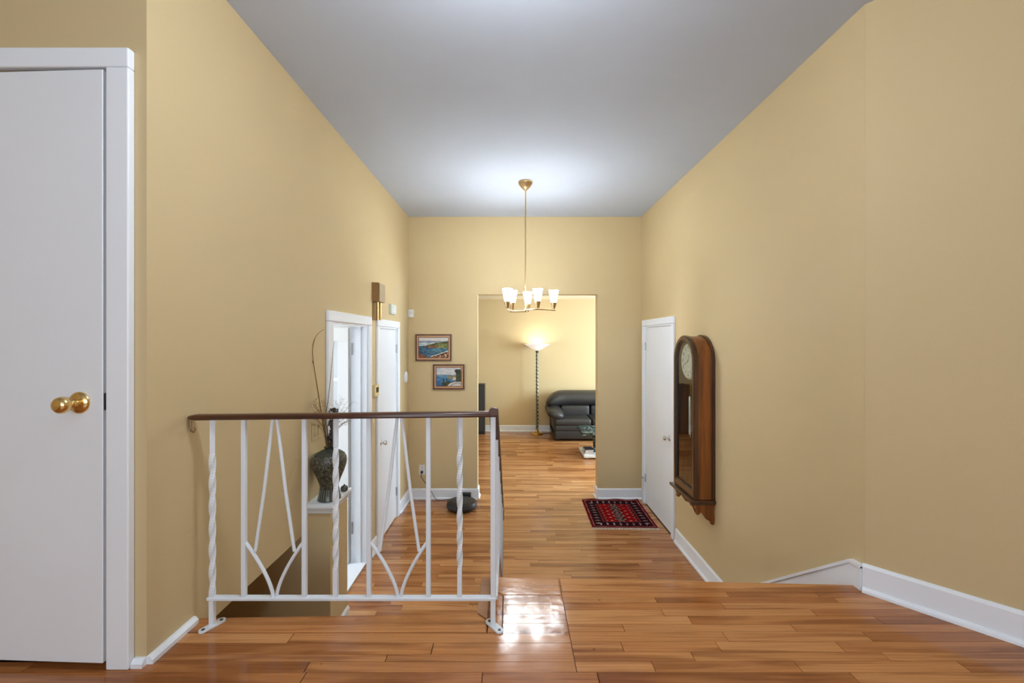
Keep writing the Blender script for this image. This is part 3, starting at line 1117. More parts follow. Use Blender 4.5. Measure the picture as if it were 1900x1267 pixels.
bm = bmesh.new()
add_tube(bm, [(-0.062, 1.628, zlow(1.6)), (XB_, 1.98, zlow(1.9)), (XB_, 2.71, zlow(2.71))], 0.007, 4, square=True)
obj('bottom_rail', bm, 'rail_white', srl)
for y_ in (1.79, 1.95, 2.11, 2.27, 2.43, 2.58):
    x_ = XSR + 0.004
    bm = bmesh.new()
    add_box(bm, x_ - 0.007, x_ + 0.007, y_ - 0.007, y_ + 0.007, zlow(y_), zs_top(y_) - 0.030)
    obj('baluster', bm, 'rail_white', srl)
zt3 = UP - 3 * RISE
bm = box_bm(XB_ - 0.009, XB_ + 0.009, 2.705 - 0.05, 2.723 - 0.05, zt3 + 0.005, zs_top(2.665) - 0.03, bevel=0.0015)
obj('post', bm, 'rail_white', srl)
bm = box_bm(XB_ - 0.016, XB_ + 0.016, 2.664 - 0.045, 2.664 + 0.03, zt3 + 0.0005, zt3 + 0.006, bevel=0.002)
obj('foot_plate', bm, 'rail_white', srl)

# ------------------------------------------------------------------ chandelier
cx, cy = 0.124, 3.918
ch = thing('chandelier', 'satin brass chandelier with curved arms and six lit frosted cone shades', 'chandelier', (cx, cy, 0))
bm = bmesh.new()
add_lathe(bm, [(0.064, CEIL - 0.0005), (0.066, CEIL - 0.008), (0.064, CEIL - 0.016), (0.050, CEIL - 0.042), (0.028, CEIL - 0.066), (0.018, CEIL - 0.074), (0.012, CEIL - 0.082)], 40)
obj('canopy', bm, 'old_brass', ch, True)
ZA = EYE + 0.272
bm = bmesh.new()
add_tube(bm, [(0, 0, CEIL - 0.075), (0, 0, ZA + 0.0)], 0.0065, 14)
obj('rod', bm, 'old_brass', ch, True)
bm = bmesh.new()
add_lathe(bm, [(0.006, -0.014), (0.011, -0.010), (0.013, 0.0), (0.011, 0.012), (0.0065, 0.018)], 20, (0, 0, ZA - 0.004))
obj('hub', bm, 'old_brass', ch, True)
arms = [((0.265, 8), (0.140, -40)), ((0.262, 118), (0.148, 80)), ((0.245, 228), (0.125, 196))]


def pol(r, a):
    return Vector((r * math.cos(math.radians(a)), r * math.sin(math.radians(a)), 0))


for ai, ((ro, ao), (ri, ang)) in enumerate(arms):
    pO, pI = pol(ro, ao), pol(ri, ang)
    dz = (0.0, -0.003, -0.010)[ai]
    pts = []
    for i in range(15):
        t = i / 14 * 1.04
        # quadratic through centre, inner shade, outer shade
        a, b = t * (2 * t - 1), 4 * t * (1 - t)
        q = pO * a + pI * b
        pts.append((q.x, q.y, ZA + dz))
    bm = bmesh.new()
    add_tube(bm, pts, 0.0052, 8)
    obj('arm', bm, 'old_brass', ch, True)
    for q in (pI, pO):
        z0 = ZA + dz
        bm = bmesh.new()
        add_lathe(bm, [(0.003, 0.0), (0.003, 0.012), (0.0125, 0.013), (0.014, 0.016), (0.0285, 0.073), (0.0275, 0.073), (0.0130, 0.020)], 20, (q.x, q.y, z0), caps=False)
        obj('shade_holder', bm, 'old_brass', ch, True)
        bm = bmesh.new()
        add_lathe(bm, [(0.020, 0.056), (0.0265, 0.080), (0.0440, 0.180), (0.0445, 0.184), (0.0430, 0.184), (0.0420, 0.178), (0.0248, 0.082), (0.018, 0.058)], 28, (q.x, q.y, z0), caps=False)
        obj('glass_shade', bm, 'shade', ch, True)
        ld = bpy.data.lights.new('chandelier_bulb', 'POINT')
        ld.energy = 1.5
        ld.color = (0.90, 0.96, 1.0)
        ld.shadow_soft_size = 0.012
        lo = bpy.data.objects.new('chandelier_bulb', ld)
        C.objects.link(lo)
        lo.parent = ch
        lo.location = (q.x, q.y, z0 + 0.095)

# globe lamp hanging over the landing (its light throws the handrail's shadow on the left wall)
gl_ = thing('globe_lamp', 'white opal globe lamp hanging from the ceiling over the landing', 'ceiling lamp', (0.0, 1.20, 0))
bm = bmesh.new()
add_lathe(bm, [(0.060, CEIL - 0.0005), (0.060, CEIL - 0.014), (0.030, CEIL - 0.030), (0.008, CEIL - 0.034), (0.008, CEIL - 0.20), (0.040, CEIL - 0.21), (0.045, CEIL - 0.235)], 28)
obj('ceiling_mount', bm, 'old_brass', gl_, True)
bm = bmesh.new()
prof = []
for i in range(15):
    a = PI * i / 14
    prof.append((max(0.002, 0.115 * math.sin(a)), CEIL - 0.345 - 0.115 * math.cos(a)))
add_lathe(bm, prof, 32)
obj('globe', bm, 'globe', gl_, True)

# ------------------------------------------------------------------ wall clock on the right wall
clk = thing('wall_clock', 'tall walnut pendulum wall clock with arched top on the right wall', 'clock', (XR, 3.405, 0))
hw, dep = 0.200, 0.150      # half width, depth of the case
zT, zB = 1.908, 0.672       # top of the arch, bottom of the case
zc = zT - hw                # arch centre


def arch(r, zbot, n=20, c=0.0):
    pts = [(-r + c, zbot), (r + c, zbot)]
    for i in range(n + 1):
        a = PI * i / n
        pts.append((c + r * math.cos(a), zc + r * math.sin(a)))
    return pts


def add_ring(bm, outer, inner, x0, x1):
    n = len(outer)
    V = [[bm.verts.new((x, p[0], p[1])) for p in pl] for x in (x0, x1) for pl in (outer, inner)]
    O0, I0, O1, I1 = V
    for i in range(n):
        j = (i + 1) % n
        bm.faces.new((O0[i], O0[j], I0[j], I0[i]))
        bm.faces.new((O1[i], I1[i], I1[j], O1[j]))
        bm.faces.new((O0[i], O1[i], O1[j], O0[j]))
        bm.faces.new((I0[i], I0[j], I1[j], I1[i]))


bm = bmesh.new()
add_ring(bm, arch(hw - 0.004, zB), arch(hw - 0.022, zB + 0.02), -dep + 0.02, -0.006)
case = obj('case', bm, 'clock_wood', clk, True)
bm = bmesh.new()
add_ring(bm, arch(hw + 0.006, zB - 0.002), arch(hw - 0.024, zB + 0.02), -0.024, -0.001)
obj('back_moulding', bm, 'clock_dark', clk, True)
bm = bmesh.new()
add_prism(bm, arch(hw - 0.020, zB + 0.018), -0.012, -0.004, 'x')
obj('back_panel', bm, 'clock_inside', clk)
bm = bmesh.new()
fo_, fi_ = arch(hw + 0.002, zB), arch(hw - 0.040, zB + 0.060)
add_ring(bm, fo_, fi_, -dep - 0.012, -dep + 0.022)
es = [e for e in bm.edges if all(abs(v.co.x + dep + 0.012) < 1e-5 for v in e.verts) and not e.is_boundary]
outer_set = {(round(p[0], 4), round(p[1], 4)) for p in fo_}
inner_set = {(round(p[0], 4), round(p[1], 4)) for p in fi_}


def on(v, S):
    return (round(v.co.y, 4), round(v.co.z, 4)) in S


es = [e for e in es if (on(e.verts[0], outer_set) and on(e.verts[1], outer_set)) or (on(e.verts[0], inner_set) and on(e.verts[1], inner_set))]
bmesh.ops.bevel(bm, geom=es, offset=0.008, segments=3, affect='EDGES')
fd = obj('door_frame', bm, 'clock_dark', clk, True)
bm = bmesh.new()
add_ring(bm, arch(hw - 0.0395, zB + 0.0595), arch(hw - 0.045, zB + 0.065), -dep - 0.004, -dep + 0.004)
obj('glazing_bead', bm, 'clock_inside', fd, True)
bm = bmesh.new()
add_prism(bm, arch(hw - 0.041, zB + 0.061), -dep + 0.004, -dep + 0.007, 'x')
obj('glass_pane', bm, 'glass', clk)
# dial
bm = bmesh.new()
dz_ = zc - 0.004
DX = -dep + 0.034
add_lathe(bm, [(0.002, -0.004), (0.140, -0.004), (0.146, 0.0), (0.146, 0.006), (0.002, 0.006)][::-1], 48, (DX, 0, dz_), 'x')
dial = obj('dial', bm, 'clock_face', clk, True)
for rr, tt in ((0.141, 0.0015), (0.086, 0.0012), (0.050, 0.0010)):
    bm = bmesh.new()
    n = 48
    ri_ = [bm.verts.new((DX - 0.0048, (rr - tt) * math.cos(2 * PI * i / n), dz_ + (rr - tt) * math.sin(2 * PI * i / n))) for i in range(n)]
    ro_ = [bm.verts.new((DX - 0.0048, (rr + tt) * math.cos(2 * PI * i / n), dz_ + (rr + tt) * math.sin(2 * PI * i / n))) for i in range(n)]
    for i in range(n):
        bm.faces.new((ri_[i], ro_[i], ro_[(i + 1) % n], ri_[(i + 1) % n]))
    obj('dial_ring', bm, 'ink', dial)
bm = bmesh.new()
for i in range(60):
    a = 2 * PI * i / 60
    c_, s_ = math.cos(a), math.sin(a)
    w_ = 0.0011 if i % 5 else 0.0022
    q = [bm.verts.new((DX - 0.0048, r_ * c_ - w_ * k_ * s_, dz_ + r_ * s_ + w_ * k_ * c_)) for r_, k_ in ((0.131, -1), (0.139, -1), (0.139, 1), (0.131, 1))]
    bm.faces.new(q)
obj('minute_track', bm, 'ink', dial)['kind'] = 'stuff'
# hour numerals 1..12
for h in range(1, 13):
    cu = bpy.data.curves.new('numeral', 'FONT')
    cu.body = str(h)
    cu.size = 0.036
    cu.align_x = 'CENTER'
    cu.align_y = 'CENTER'
    cu.extrude = 0.0004
    tmp = bpy.data.objects.new('numeral_curve', cu)
    me = bpy.data.meshes.new_from_object(tmp)
    bpy.data.objects.remove(tmp)
    me.name = 'numeral'
    me.materials.clear()
    me.materials.append(M['ink'])
    o = bpy.data.objects.new('numeral', me)
    C.objects.link(o)
    o.parent = dial
    a = PI / 2 - 2 * PI * h / 12
    # seen from -x: the reader's right is -y
    o.location = (DX - 0.0050, -0.110 * math.cos(a), dz_ + 0.110 * math.sin(a))
    o.rotation_euler = (PI / 2, 0, -PI / 2)
for ln, wd, a in ((0.066, 0.0040, 62), (0.098, 0.0030, 205)):
    bm = bmesh.new()
    a = math.radians(a)
    c_, s_ = -math.cos(a), math.sin(a)
    q = []
    for r_, k_ in ((-0.015, -1), (ln * 0.7, -1.4), (ln, 0), (ln * 0.7, 1.4), (-0.015, 1)):
        q.append((r_ * c_ - wd * 0.5 * k_ * s_, dz_ + r_ * s_ + wd * 0.5 * k_ * c_))
    add_prism(bm, q, DX - 0.0085, DX - 0.0072, 'x')
    obj('clock_hand', bm, 'ink', dial)
bm = bmesh.new()
add_lathe(bm, [(0.006, -0.010), (0.006, -0.004)], 16, (DX, 0, dz_), 'x')
obj('hand_hub', bm, 'brass', dial)
# weights on chains, pendulum
for yy, zt_, zb_ in ((0.035, 1.418, 1.115), (-0.055, 1.380, 1.10)):
    bm = bmesh.new()
    add_lathe(bm, [(0.004, zb_ - 0.026), (0.008, zb_ - 0.020), (0.010, zb_ - 0.004), (0.0175, zb_), (0.0175, zt_), (0.012, zt_ + 0.006), (0.004, zt_ + 0.010)], 20, (-0.085, yy, 0))
    wgt = obj('weight', bm, 'chrome', clk, True)
    bm = bmesh.new()
    add_tube(bm, [(-0.085, yy, zt_ + 0.008), (-0.085, yy, dz_ - 0.10)], 0.0018, 6)
    obj('chain', bm, 'brass', wgt)
# bottom ledge and scrolled brackets
bm = box_bm(-dep - 0.040, -0.0005, -hw - 0.022, hw + 0.022, zB - 0.026, zB - 0.002, bevel=0.007, seg=3)
obj('bottom_ledge', bm, 'clock_dark', clk, True)
bm = box_bm(-dep - 0.016, -0.0005, -hw - 0.004, hw + 0.004, zB - 0.040, zB - 0.026, bevel=0.003, seg=2)
obj('ledge_moulding', bm, 'clock_dark', clk, True)
prof = [(-dep + 0.006, zB - 0.040), (-dep + 0.002, zB - 0.066), (-dep + 0.012, zB - 0.086), (-dep + 0.006, zB - 0.106), (-dep + 0.022, zB - 0.116), (-dep + 0.036, zB - 0.106), (-dep + 0.046, zB - 0.092),
        (-dep + 0.060, zB - 0.112), (-dep + 0.082, zB - 0.145), (-dep + 0.106, zB - 0.160), (-0.030, zB - 0.164), (-0.030, zB - 0.182), (-0.020, zB - 0.192), (-0.006, zB - 0.186), (-0.002, zB - 0.150), (-0.006, zB - 0.100), (-0.002, zB - 0.040)]
for yy in (-hw + 0.004, hw - 0.026):
    bm = bmesh.new()
    add_prism(bm, prof, yy, yy + 0.022, 'y')
    obj('bracket', bm, 'clock_wood', clk)
fp = [(-hw + 0.02, zB - 0.040), (-hw + 0.02, zB - 0.100), (-hw + 0.05, zB - 0.088), (-hw + 0.075, zB - 0.066), (-hw + 0.11, zB - 0.058), (-0.04, zB - 0.074), (0, zB - 0.082), (0.04, zB - 0.074), (hw - 0.11, zB - 0.058), (hw - 0.075, zB - 0.066), (hw - 0.05, zB - 0.088), (hw - 0.02, zB - 0.100), (hw - 0.02, zB - 0.040)]
bm = bmesh.new()
add_prism(bm, fp, -dep + 0.006, -dep + 0.024, 'x')
obj('apron', bm, 'clock_dark', clk)

# ------------------------------------------------------------------ small wall fittings
# door chime
chm = thing('door_chime', 'tan door chime box with brass tubes above the left doors', 'door chime', (XL, 3.80, 0))
bm = bmesh.new()
zt_, zb_ = EYE + 0.500, EYE + 0.332
add_prism(bm, [(0.0005, zb_ + 0.004), (0.060, zb_), (0.064, (zb_ + zt_) / 2), (0.058, zt_ - 0.002), (0.0005, zt_)], -0.082, 0.082, 'y')
obj('cover', bm, 'chime', chm)
bm = bmesh.new()
add_prism(bm, [(-0.078, zb_ + 0.003), (0.078, zb_ + 0.003), (0.086, zt_ * 0.5 + zb_ * 0.5), (0.078, zt_ - 0.006), (-0.078, zt_ - 0.006)], 0.0640, 0.0665, 'x')
obj('front_panel', bm, 'chime_front', chm)
obj('tube_backing', box_bm(0.0005, 0.006, -0.074, 0.060, EYE + 0.172, zb_ + 0.02), 'chime', chm)
for yy, z2 in ((-0.040, 0.170), (0.040, 0.176)):
    bm = bmesh.new()
    add_tube(bm, [(0.036, yy, zb_ + 0.01), (0.036, yy, EYE + z2)], 0.0105, 14)
    obj('chime_tube', bm, 'tube', chm, True)

pb = thing('alarm_keypad', 'small greenish white box on the left wall above the closet door', 'alarm box', (XL, 4.31, 0))
obj('cover', box_bm(0.0005, 0.030, -0.080, 0.080, EYE + 0.255, EYE + 0.352, bevel=0.005, seg=2), 'plastic_g', pb, True)
obj('front_lid', box_bm(0.030, 0.034, -0.045, 0.065, EYE + 0.268, EYE + 0.340, bevel=0.0015), 'plastic', pb)
sn = thing('motion_sensor', 'small white motion sensor in the corner above the paintings', 'sensor', (XL + 0.025, YB, 0))
bm = bmesh.new()
add_prism(bm, [(-0.022, -0.0005), (0.040, -0.0005), (0.040, -0.020), (0.030, -0.036), (0.004, -0.040), (-0.022, -0.034)], EYE + 0.262, EYE + 0.352, 'z')
obj('housing', bm, 'plastic', sn)
bm = box_bm(0.000, 0.028, -0.042, -0.038, EYE + 0.295, EYE + 0.335, bevel=0.002)
obj('lens', bm, 'plastic_g', sn)
bm = bmesh.new()
add_lathe(bm, [(0.001, 0.0005), (1.0, 0.0005), (1.0, 0.012), (0.85, 0.022), (0.4, 0.026), (0.001, 0.027)], 28, (0, 0, 0), 'x')
for v in bm.verts:
    v.co.y *= 0.055
    v.co.z *= 0.065
ovc = thing('oval_detector', 'white oval detector on the left wall beside the closet door', 'detector', (XL, 4.87, EYE - 0.428))
obj('housing', bm, 'plastic', ovc, True)
bm = bmesh.new()
add_lathe(bm, [(0.003, 0.026), (0.003, 0.029), (0.001, 0.0295)], 10, (0, 0.012, 0.02), 'x')
obj('indicator', bm, 'plastic_g', ovc)
th_ = thing('thermostat', 'cream thermostat with dark display between the two left doors', 'thermostat', (XL, 3.765, 0))
obj('housing', box_bm(0.0005, 0.032, -0.052, 0.052, EYE - 0.500, EYE - 0.398, bevel=0.003, seg=2), 'cream', th_)
obj('display', box_bm(0.032, 0.0335, -0.030, 0.036, EYE - 0.466, EYE - 0.420, bevel=0.0005), 'display', th_)
# painted switch plate behind the dried grass
sp = thing('switch_plate', 'switch plate painted wall yellow behind the dried grasses', 'switch plate', (XL, 2.66, 0))
obj('plate', box_bm(0.0005, 0.007, -0.060, 0.060, EYE - 0.622, EYE - 0.497, bevel=0.003, seg=2), 'wall', sp)
for yy in (-0.024, 0.024):
    obj('switch_rocker', box_bm(0.007, 0.010, yy - 0.016, yy + 0.016, EYE - 0.592, EYE - 0.527, bevel=0.0015), 'wall', sp)
# outlet with plug
ou = thing('wall_outlet', 'white wall outlet with a black plug on the end wall', 'outlet', (-1.060, YB, 0))
zo = EYE - 1.533
obj('cover_plate', box_bm(-0.036, 0.036, -0.006, -0.0005, zo - 0.058, zo + 0.058, bevel=0.002), 'plastic', ou)
for s in (-1, 1):
    so = obj('socket', box_bm(-0.017, 0.017, -0.008, -0.006, zo + s * 0.024 - 0.015, zo + s * 0.024 + 0.015, bevel=0.0008), 'plastic', ou)
    if s > 0:
        for q in (-1, 1):
            obj('slot', boxes((q * 0.007 - 0.0016, q * 0.007 + 0.0016, -0.0086, -0.0079, zo + 0.020, zo + 0.032)), 'steel_dark', so)
crd = thing('power_cord', 'thin black cord running from the outlet down to the robot vacuum dock', 'power cord', (-1.060, YB, 0))
obj('plug', box_bm(-0.013, 0.013, -0.034, -0.0085, zo - 0.038, zo - 0.010, bevel=0.004, seg=2), 'cord', crd, True)
bm = bmesh.new()
pts = [(0, -0.030, zo - 0.030), (-0.004, -0.036, zo - 0.060), (0.004, -0.034, zo - 0.09), (0.045, -0.030, zo - 0.150), (0.095, -0.030, zo - 0.215), (0.135, -0.036, 0.060), (0.170, -0.045, 0.012), (0.215, -0.060, 0.005), (0.27, -0.05, 0.005), (0.325, -0.045, 0.012), (0.40, -0.045, 0.02)]
# smooth by Catmull-Rom
sm = []
for i in range(len(pts) - 1):
    p0, p1, p2, p3 = [Vector(pts[min(max(k, 0), len(pts) - 1)]) for k in (i - 1, i, i + 1, i + 2)]
    for k in range(5):
        t = k / 5
        sm.append(0.5 * ((2 * p1) + (-p0 + p2) * t + (2 * p0 - 5 * p1 + 4 * p2 - p3) * t * t + (-p0 + 3 * p1 - 3 * p2 + p3) * t ** 3))
sm.append(Vector(pts[-1]))
add_tube(bm, sm, 0.0032, 6)
obj('cord', bm, 'cord', crd, True)

# robot vacuum and dock
rv = thing('robot_vacuum', 'round black robot vacuum parked in front of the end wall', 'robot vacuum', (-0.558, 4.735, 0))
R_ = 0.162
bm = bmesh.new()
add_lathe(bm, [(R_ - 0.020, 0.012), (R_ - 0.004, 0.020), (R_, 0.036), (R_, 0.072), (R_ - 0.004, 0.080), (R_ - 0.012, 0.085), (0.002, 0.0865)], 56)
obj('body', bm, 'black', rv, True)
bm = bmesh.new()
add_lathe(bm, [(0.100, 0.0850), (0.100, 0.0885), (0.096, 0.0895), (0.002, 0.0900)], 48, (0, 0.0, 0))
obj('lid', bm, 'black2', rv, True)
bm = bmesh.new()
add_lathe(bm, [(R_ + 0.001, 0.030), (R_ + 0.004, 0.034), (R_ + 0.004, 0.062), (R_ + 0.001, 0.066)], 56, caps=False)
obj('bumper', bm, 'black2', rv, True)
for sx in (-1, 1):
    bm = bmesh.new()
    add_lathe(bm, [(0.034, -0.010), (0.036, -0.006), (0.036, 0.006), (0.034, 0.010)], 20, (sx * 0.112, 0, 0.0365), 'x')
    obj('wheel', bm, 'black2', rv, True)
bm = bmesh.new()
for a in (0, 120, 240):
    a = math.radians(a - 20)
    add_tube(bm, [(0.12, -0.10, 0.010), (0.12 + 0.05 * math.cos(a), -0.10 + 0.05 * math.sin(a), 0.006)], 0.0016, 5)
obj('side_brush', bm, 'black2', rv)
dk = thing('charging_dock', 'small black charging dock standing behind the robot vacuum', 'dock', (-0.545, 4.935, 0))
obj('housing', box_bm(-0.065, 0.065, 0.018, 0.070, 0.0, 0.090, bevel=0.005, seg=2), 'black', dk, True)
obj('base_plate', box_bm(-0.070, 0.070, -0.02, 0.020, 0.0, 0.008, bevel=0.002), 'black2', dk)

# ------------------------------------------------------------------ paintings


def smooth_noise(x, y, s=1.0, seed=0.0):
    return noise.noise(Vector((x * s + seed, y * s - seed, seed * 0.37)))


def lerp(a, b, t):
    t = min(1, max(0, t))
    return tuple(a[i] + (b[i] - a[i]) * t for i in range(3))


def paint_bay(u, v):
    n1 = smooth_noise(u * 1.4, v * 3, 5, 3.1)
    n2 = smooth_noise(u, v, 22, 8.7)
    col = lerp((196, 200, 204), (222, 208, 190), 0.5 + n1)           # sky
    if v < 0.86 + 0.02 * n1:
        if v < 0.83 and u < 0.75:
            col = lerp((150, 160, 172), (120, 134, 158), 0.5 + n1)   # far shore
        if v < 0.74:
            col = lerp((206, 208, 206), (150, 172, 182), 0.4 + n1)   # pale water
        if v < 0.585:
            col = lerp((62, 100, 122), (36, 62, 92), 0.55 - u + n1)   # sea
            col = lerp(col, (120, 168, 172), max(0, n2) * 1.1 + (0.25 if 0.45 < u < 0.75 and 0.3 < v < 0.5 else 0))
    hill = 0.57 + 0.32 * max(0, (u - 0.20)) ** 0.75 + 0.03 * smooth_noise(u, 0, 9, 1.2)
    if u > 0.20 and 0.50 - 0.05 * (u - 0.2) < v < hill:
        g_ = smooth_noise(u, v, 11, 5.5)
        col = lerp((58, 60, 32), (116, 112, 62), 0.45 + g_ * 1.3)
        if v < 0.60:
            col = lerp((150, 104, 70), (90, 60, 40), 0.5 + g_ * 1.6)
        if u > 0.66 and v < 0.68:
            col = lerp((136, 140, 84), (84, 96, 50), 0.5 + g_ * 1.6)
    beach = 0.07 + 0.46 * max(0, u - 0.50) ** 0.9 + 0.03 * smooth_noise(u, v, 9, 2)
    if u > 0.42 and v < beach:
        g_ = smooth_noise(u, v, 14, 7.7)
        col = lerp((74, 44, 30), (196, 160, 126), 0.35 + g_ * 2.0)
    elif u > 0.40 and v < beach + 0.035:
        col = (212, 208, 196)
    if v < 0.10 + 0.13 * max(0, 0.24 - u) * 4 + 0.03 * n2 and u < 0.25:
        col = lerp((106, 56, 46), (150, 96, 74), 0.5 + n2)
    return col


def paint_terrace(u, v):
    n1 = smooth_noise(u * 1.5, v * 3, 4, 13.1)
    n2 = smooth_noise(u, v, 20, 18.7)
    col = lerp((176, 190, 200), (218, 206, 200), 0.6 + n1 * 1.4)
    if v < 0.62 + 0.03 * smooth_noise(u, 0, 5, 2):
        col = lerp((120, 150, 170), (96, 130, 158), 0.5 + n1)
        if v < 0.52:
            col = lerp((92, 140, 170), (50, 96, 138), 0.9 - v * 1.4 + n1)
    if u > 0.46 and v < 0.58 and v > 0.36 + (u - 0.46) * 0.1:
        col = lerp((104, 108, 84), (150, 140, 110), 0.5 + n2)
    for tx, th, tw in ((0.30, 0.42, 0.030), (0.42, 0.44, 0.030), (0.50, 0.36, 0.024)):
        if v < th and abs(u - tx) < tw * (1 - (v / th) ** 3) + 0.004:
            col = lerp((28, 44, 40), (46, 62, 46), 0.5 + n2)
    if v < 0.20 + 0.10 * max(0, u - 0.2) + 0.03 * n2 and u > 0.22:
        col = lerp((40, 46, 34), (86, 84, 56), 0.5 + n2)
    if u > 0.78 and 0.2 < v < 0.80:
        col = lerp((46, 54, 40), (84, 84, 56), 0.5 + n2 * 1.2)
    if (u - 0.87) ** 2 / 0.020 + (v - 0.80) ** 2 / 0.012 < 1 + n2:
        col = lerp((30, 36, 30), (60, 64, 50), 0.5 + n2)
    if 0.66 < u < 0.78 and 0.34 < v < 0.50 - abs(u - 0.72) * 0.6:
        col = lerp((222, 204, 170), (160, 122, 88), 0.3 + n2)
    d_ = ((u - 0.85) / 0.40) ** 2 + ((v + 0.02) / 0.26) ** 2
    if d_ < 1:
        col = lerp((186, 180, 172), (214, 206, 196), 0.5 + n2)
        if 0.40 < d_ < 0.52:
            col = (96, 100, 98)
    return col


def grid_color(name, w, h, nx, ny, fn, mat, parent, plane='xz', y=0.0):
    verts, faces, cols = [], [], []
    for j in range(ny + 1):
        for i in range(nx + 1):
            a, b = -w / 2 + w * i / nx, -h / 2 + h * j / ny
            verts.append((a, y, b) if plane == 'xz' else (a, b, y))
    for j in range(ny):
        for i in range(nx):
            k = j * (nx + 1) + i
            faces.append((k, k + 1, k + nx + 2, k + nx + 1))
            c = srgb(*fn((i + 0.5) / nx, (j + 0.5) / ny))
            cols.extend([c] * 4)
    me = bpy.data.meshes.new(name)
    me.from_pydata(verts, [], faces)
    ca = me.color_attributes.new('Col', 'FLOAT_COLOR', 'CORNER')
    ca.data.foreach_set('color', [x for c in cols for x in c])
    me.materials.append(M[mat])
    o = bpy.data.objects.new(name, me)
    C.objects.link(o)
    o.parent = parent
    return o


def painting(cx_, cz_, w, h, fn, label, tilt=0.0):
    t = thing('painting', label, 'painting', (cx_, YB, cz_), 0, 'framed paintings on the end wall')
    fw = 0.018
    lw = 0.014

    def frame(name, W_, H_, f, y0, y1, mat, bev):
        for k in range(4):
            bm = bmesh.new()
            if k < 2:
                s = 1 if k else -1
                poly = [(-W_ / 2, s * H_ / 2), (W_ / 2, s * H_ / 2), (W_ / 2 - f, s * (H_ / 2 - f)), (-W_ / 2 + f, s * (H_ / 2 - f))]
            else:
                s = 1 if k == 3 else -1
                poly = [(s * W_ / 2, -H_ / 2), (s * W_ / 2, H_ / 2), (s * (W_ / 2 - f), H_ / 2 - f), (s * (W_ / 2 - f), -H_ / 2 + f)]
            add_prism(bm, poly, y0, y1, 'y')
            o = obj(name, bm, mat, t)
    frame('frame_bar', w, h, fw, -0.026, -0.0005, 'gold_frame', 0)
    frame('liner_bar', w - 2 * fw, h - 2 * fw, lw, -0.019, -0.002, 'liner', 0)
    frame('inner_edge', w - 2 * fw - 2 * lw, h - 2 * fw - 2 * lw, 0.007, -0.015, -0.002, 'inner_gilt', 0)
    cw_, chh = w - 2 * (fw + lw + 0.005), h - 2 * (fw + lw + 0.005)
    o = grid_color('canvas', cw_, chh, 84, 60, fn, 'paint', t, 'xz', -0.010)
    return t


U = YB / 791.67
painting((804.8 - 950) * U, EYE - (644.6 - 630) * U, 66.5 * U, 49.5 * U, paint_bay, 'higher framed painting of a green headland and blue bay')
painting((833.0 - 950) * U, EYE - (698.8 - 630) * U, 58 * U, 46.5 * U, paint_terrace, 'lower framed painting of cypresses and a sea terrace')

# ------------------------------------------------------------------ red rug
RW, RL = 0.650, 0.740
rg = thing('rug', 'small red oriental rug with white fringe in front of the right door', 'rug', (1.135, 4.610, 0), math.radians(-1.2))


def rug_fn(u, v):
    x, y = u * RW, v * RL
    d = min(x, RW - x, y, RL - y)
    red, dark, navy, cream, wine = (146, 10, 16), (72, 10, 16), (34, 14, 26), (206, 190, 176), (104, 12, 20)
    if d < 0.022:
        return wine
    if d < 0.030:
        return cream if (int((x + y) / 0.008) % 2) else dark
    if d < 0.036:
        return wine
    if d < 0.130:
        # border: row of flower motifs
        m_ = 0.083
        along = y if min(x, RW - x) < min(y, RL - y) else x
        p_ = ((along) % 0.066) / 0.066 - 0.5
        q_ = (d - m_) / 0.066
        r_ = abs(p_) + abs(q_)
        a_ = abs(p_) * 2 + abs(q_) * 0.8
        if r_ < 0.08:
            return red
        if 0.10 < r_ < 0.20 or (abs(p_) < 0.05 and abs(q_) < 0.40):
            return cream if (int(p_ * 40) + int(q_ * 40)) % 2 == 0 else (150, 130, 130)
        if 0.22 < r_ < 0.30:
            return red if (int(p_ * 30) % 2) else dark
        return navy if d > 0.042 else dark
    if d < 0.137:
        return (178, 70, 60)
    if d < 0.146:
        return dark
    # field
    fx, fy = x - RW / 2, y - RL / 2
    hwf = RW / 2 - 0.146
    tri = abs(((y / 0.066) % 1) - 0.5) * 2
    if hwf - abs(fx) < 0.045 * (1 - tri):
        return dark if hwf - abs(fx) < 0.030 * (1 - tri) else (150, 110, 104)
    # central column of guls
    p_ = ((y % 0.082) / 0.082 - 0.5) * 2
    q_ = abs(fx) / 0.070
    r_ = abs(p_) * 0.8 + q_
    if q_ < 1.0:
        if r_ < 0.35:
            return cream if (int(x * 400) + int(y * 400)) % 3 == 0 else dark
        if r_ < 0.75:
            return navy
        if r_ < 0.95:
            return cream if (int(x * 260) + int(y * 260)) % 2 == 0 else dark
        if r_ < 1.15 and abs(p_) > 0.2:
            return dark
    if abs(p_) > 0.82 and q_ > 1.15 and q_ < 1.6:
        return (190, 140, 130)
    n_ = smooth_noise(x, y, 30, 4)
    return lerp(red, (118, 6, 12), 0.4 + n_)


pile = grid_color('pile', RW, RL, 118, 134, rug_fn, 'rug', rg, 'xy', 0.009)
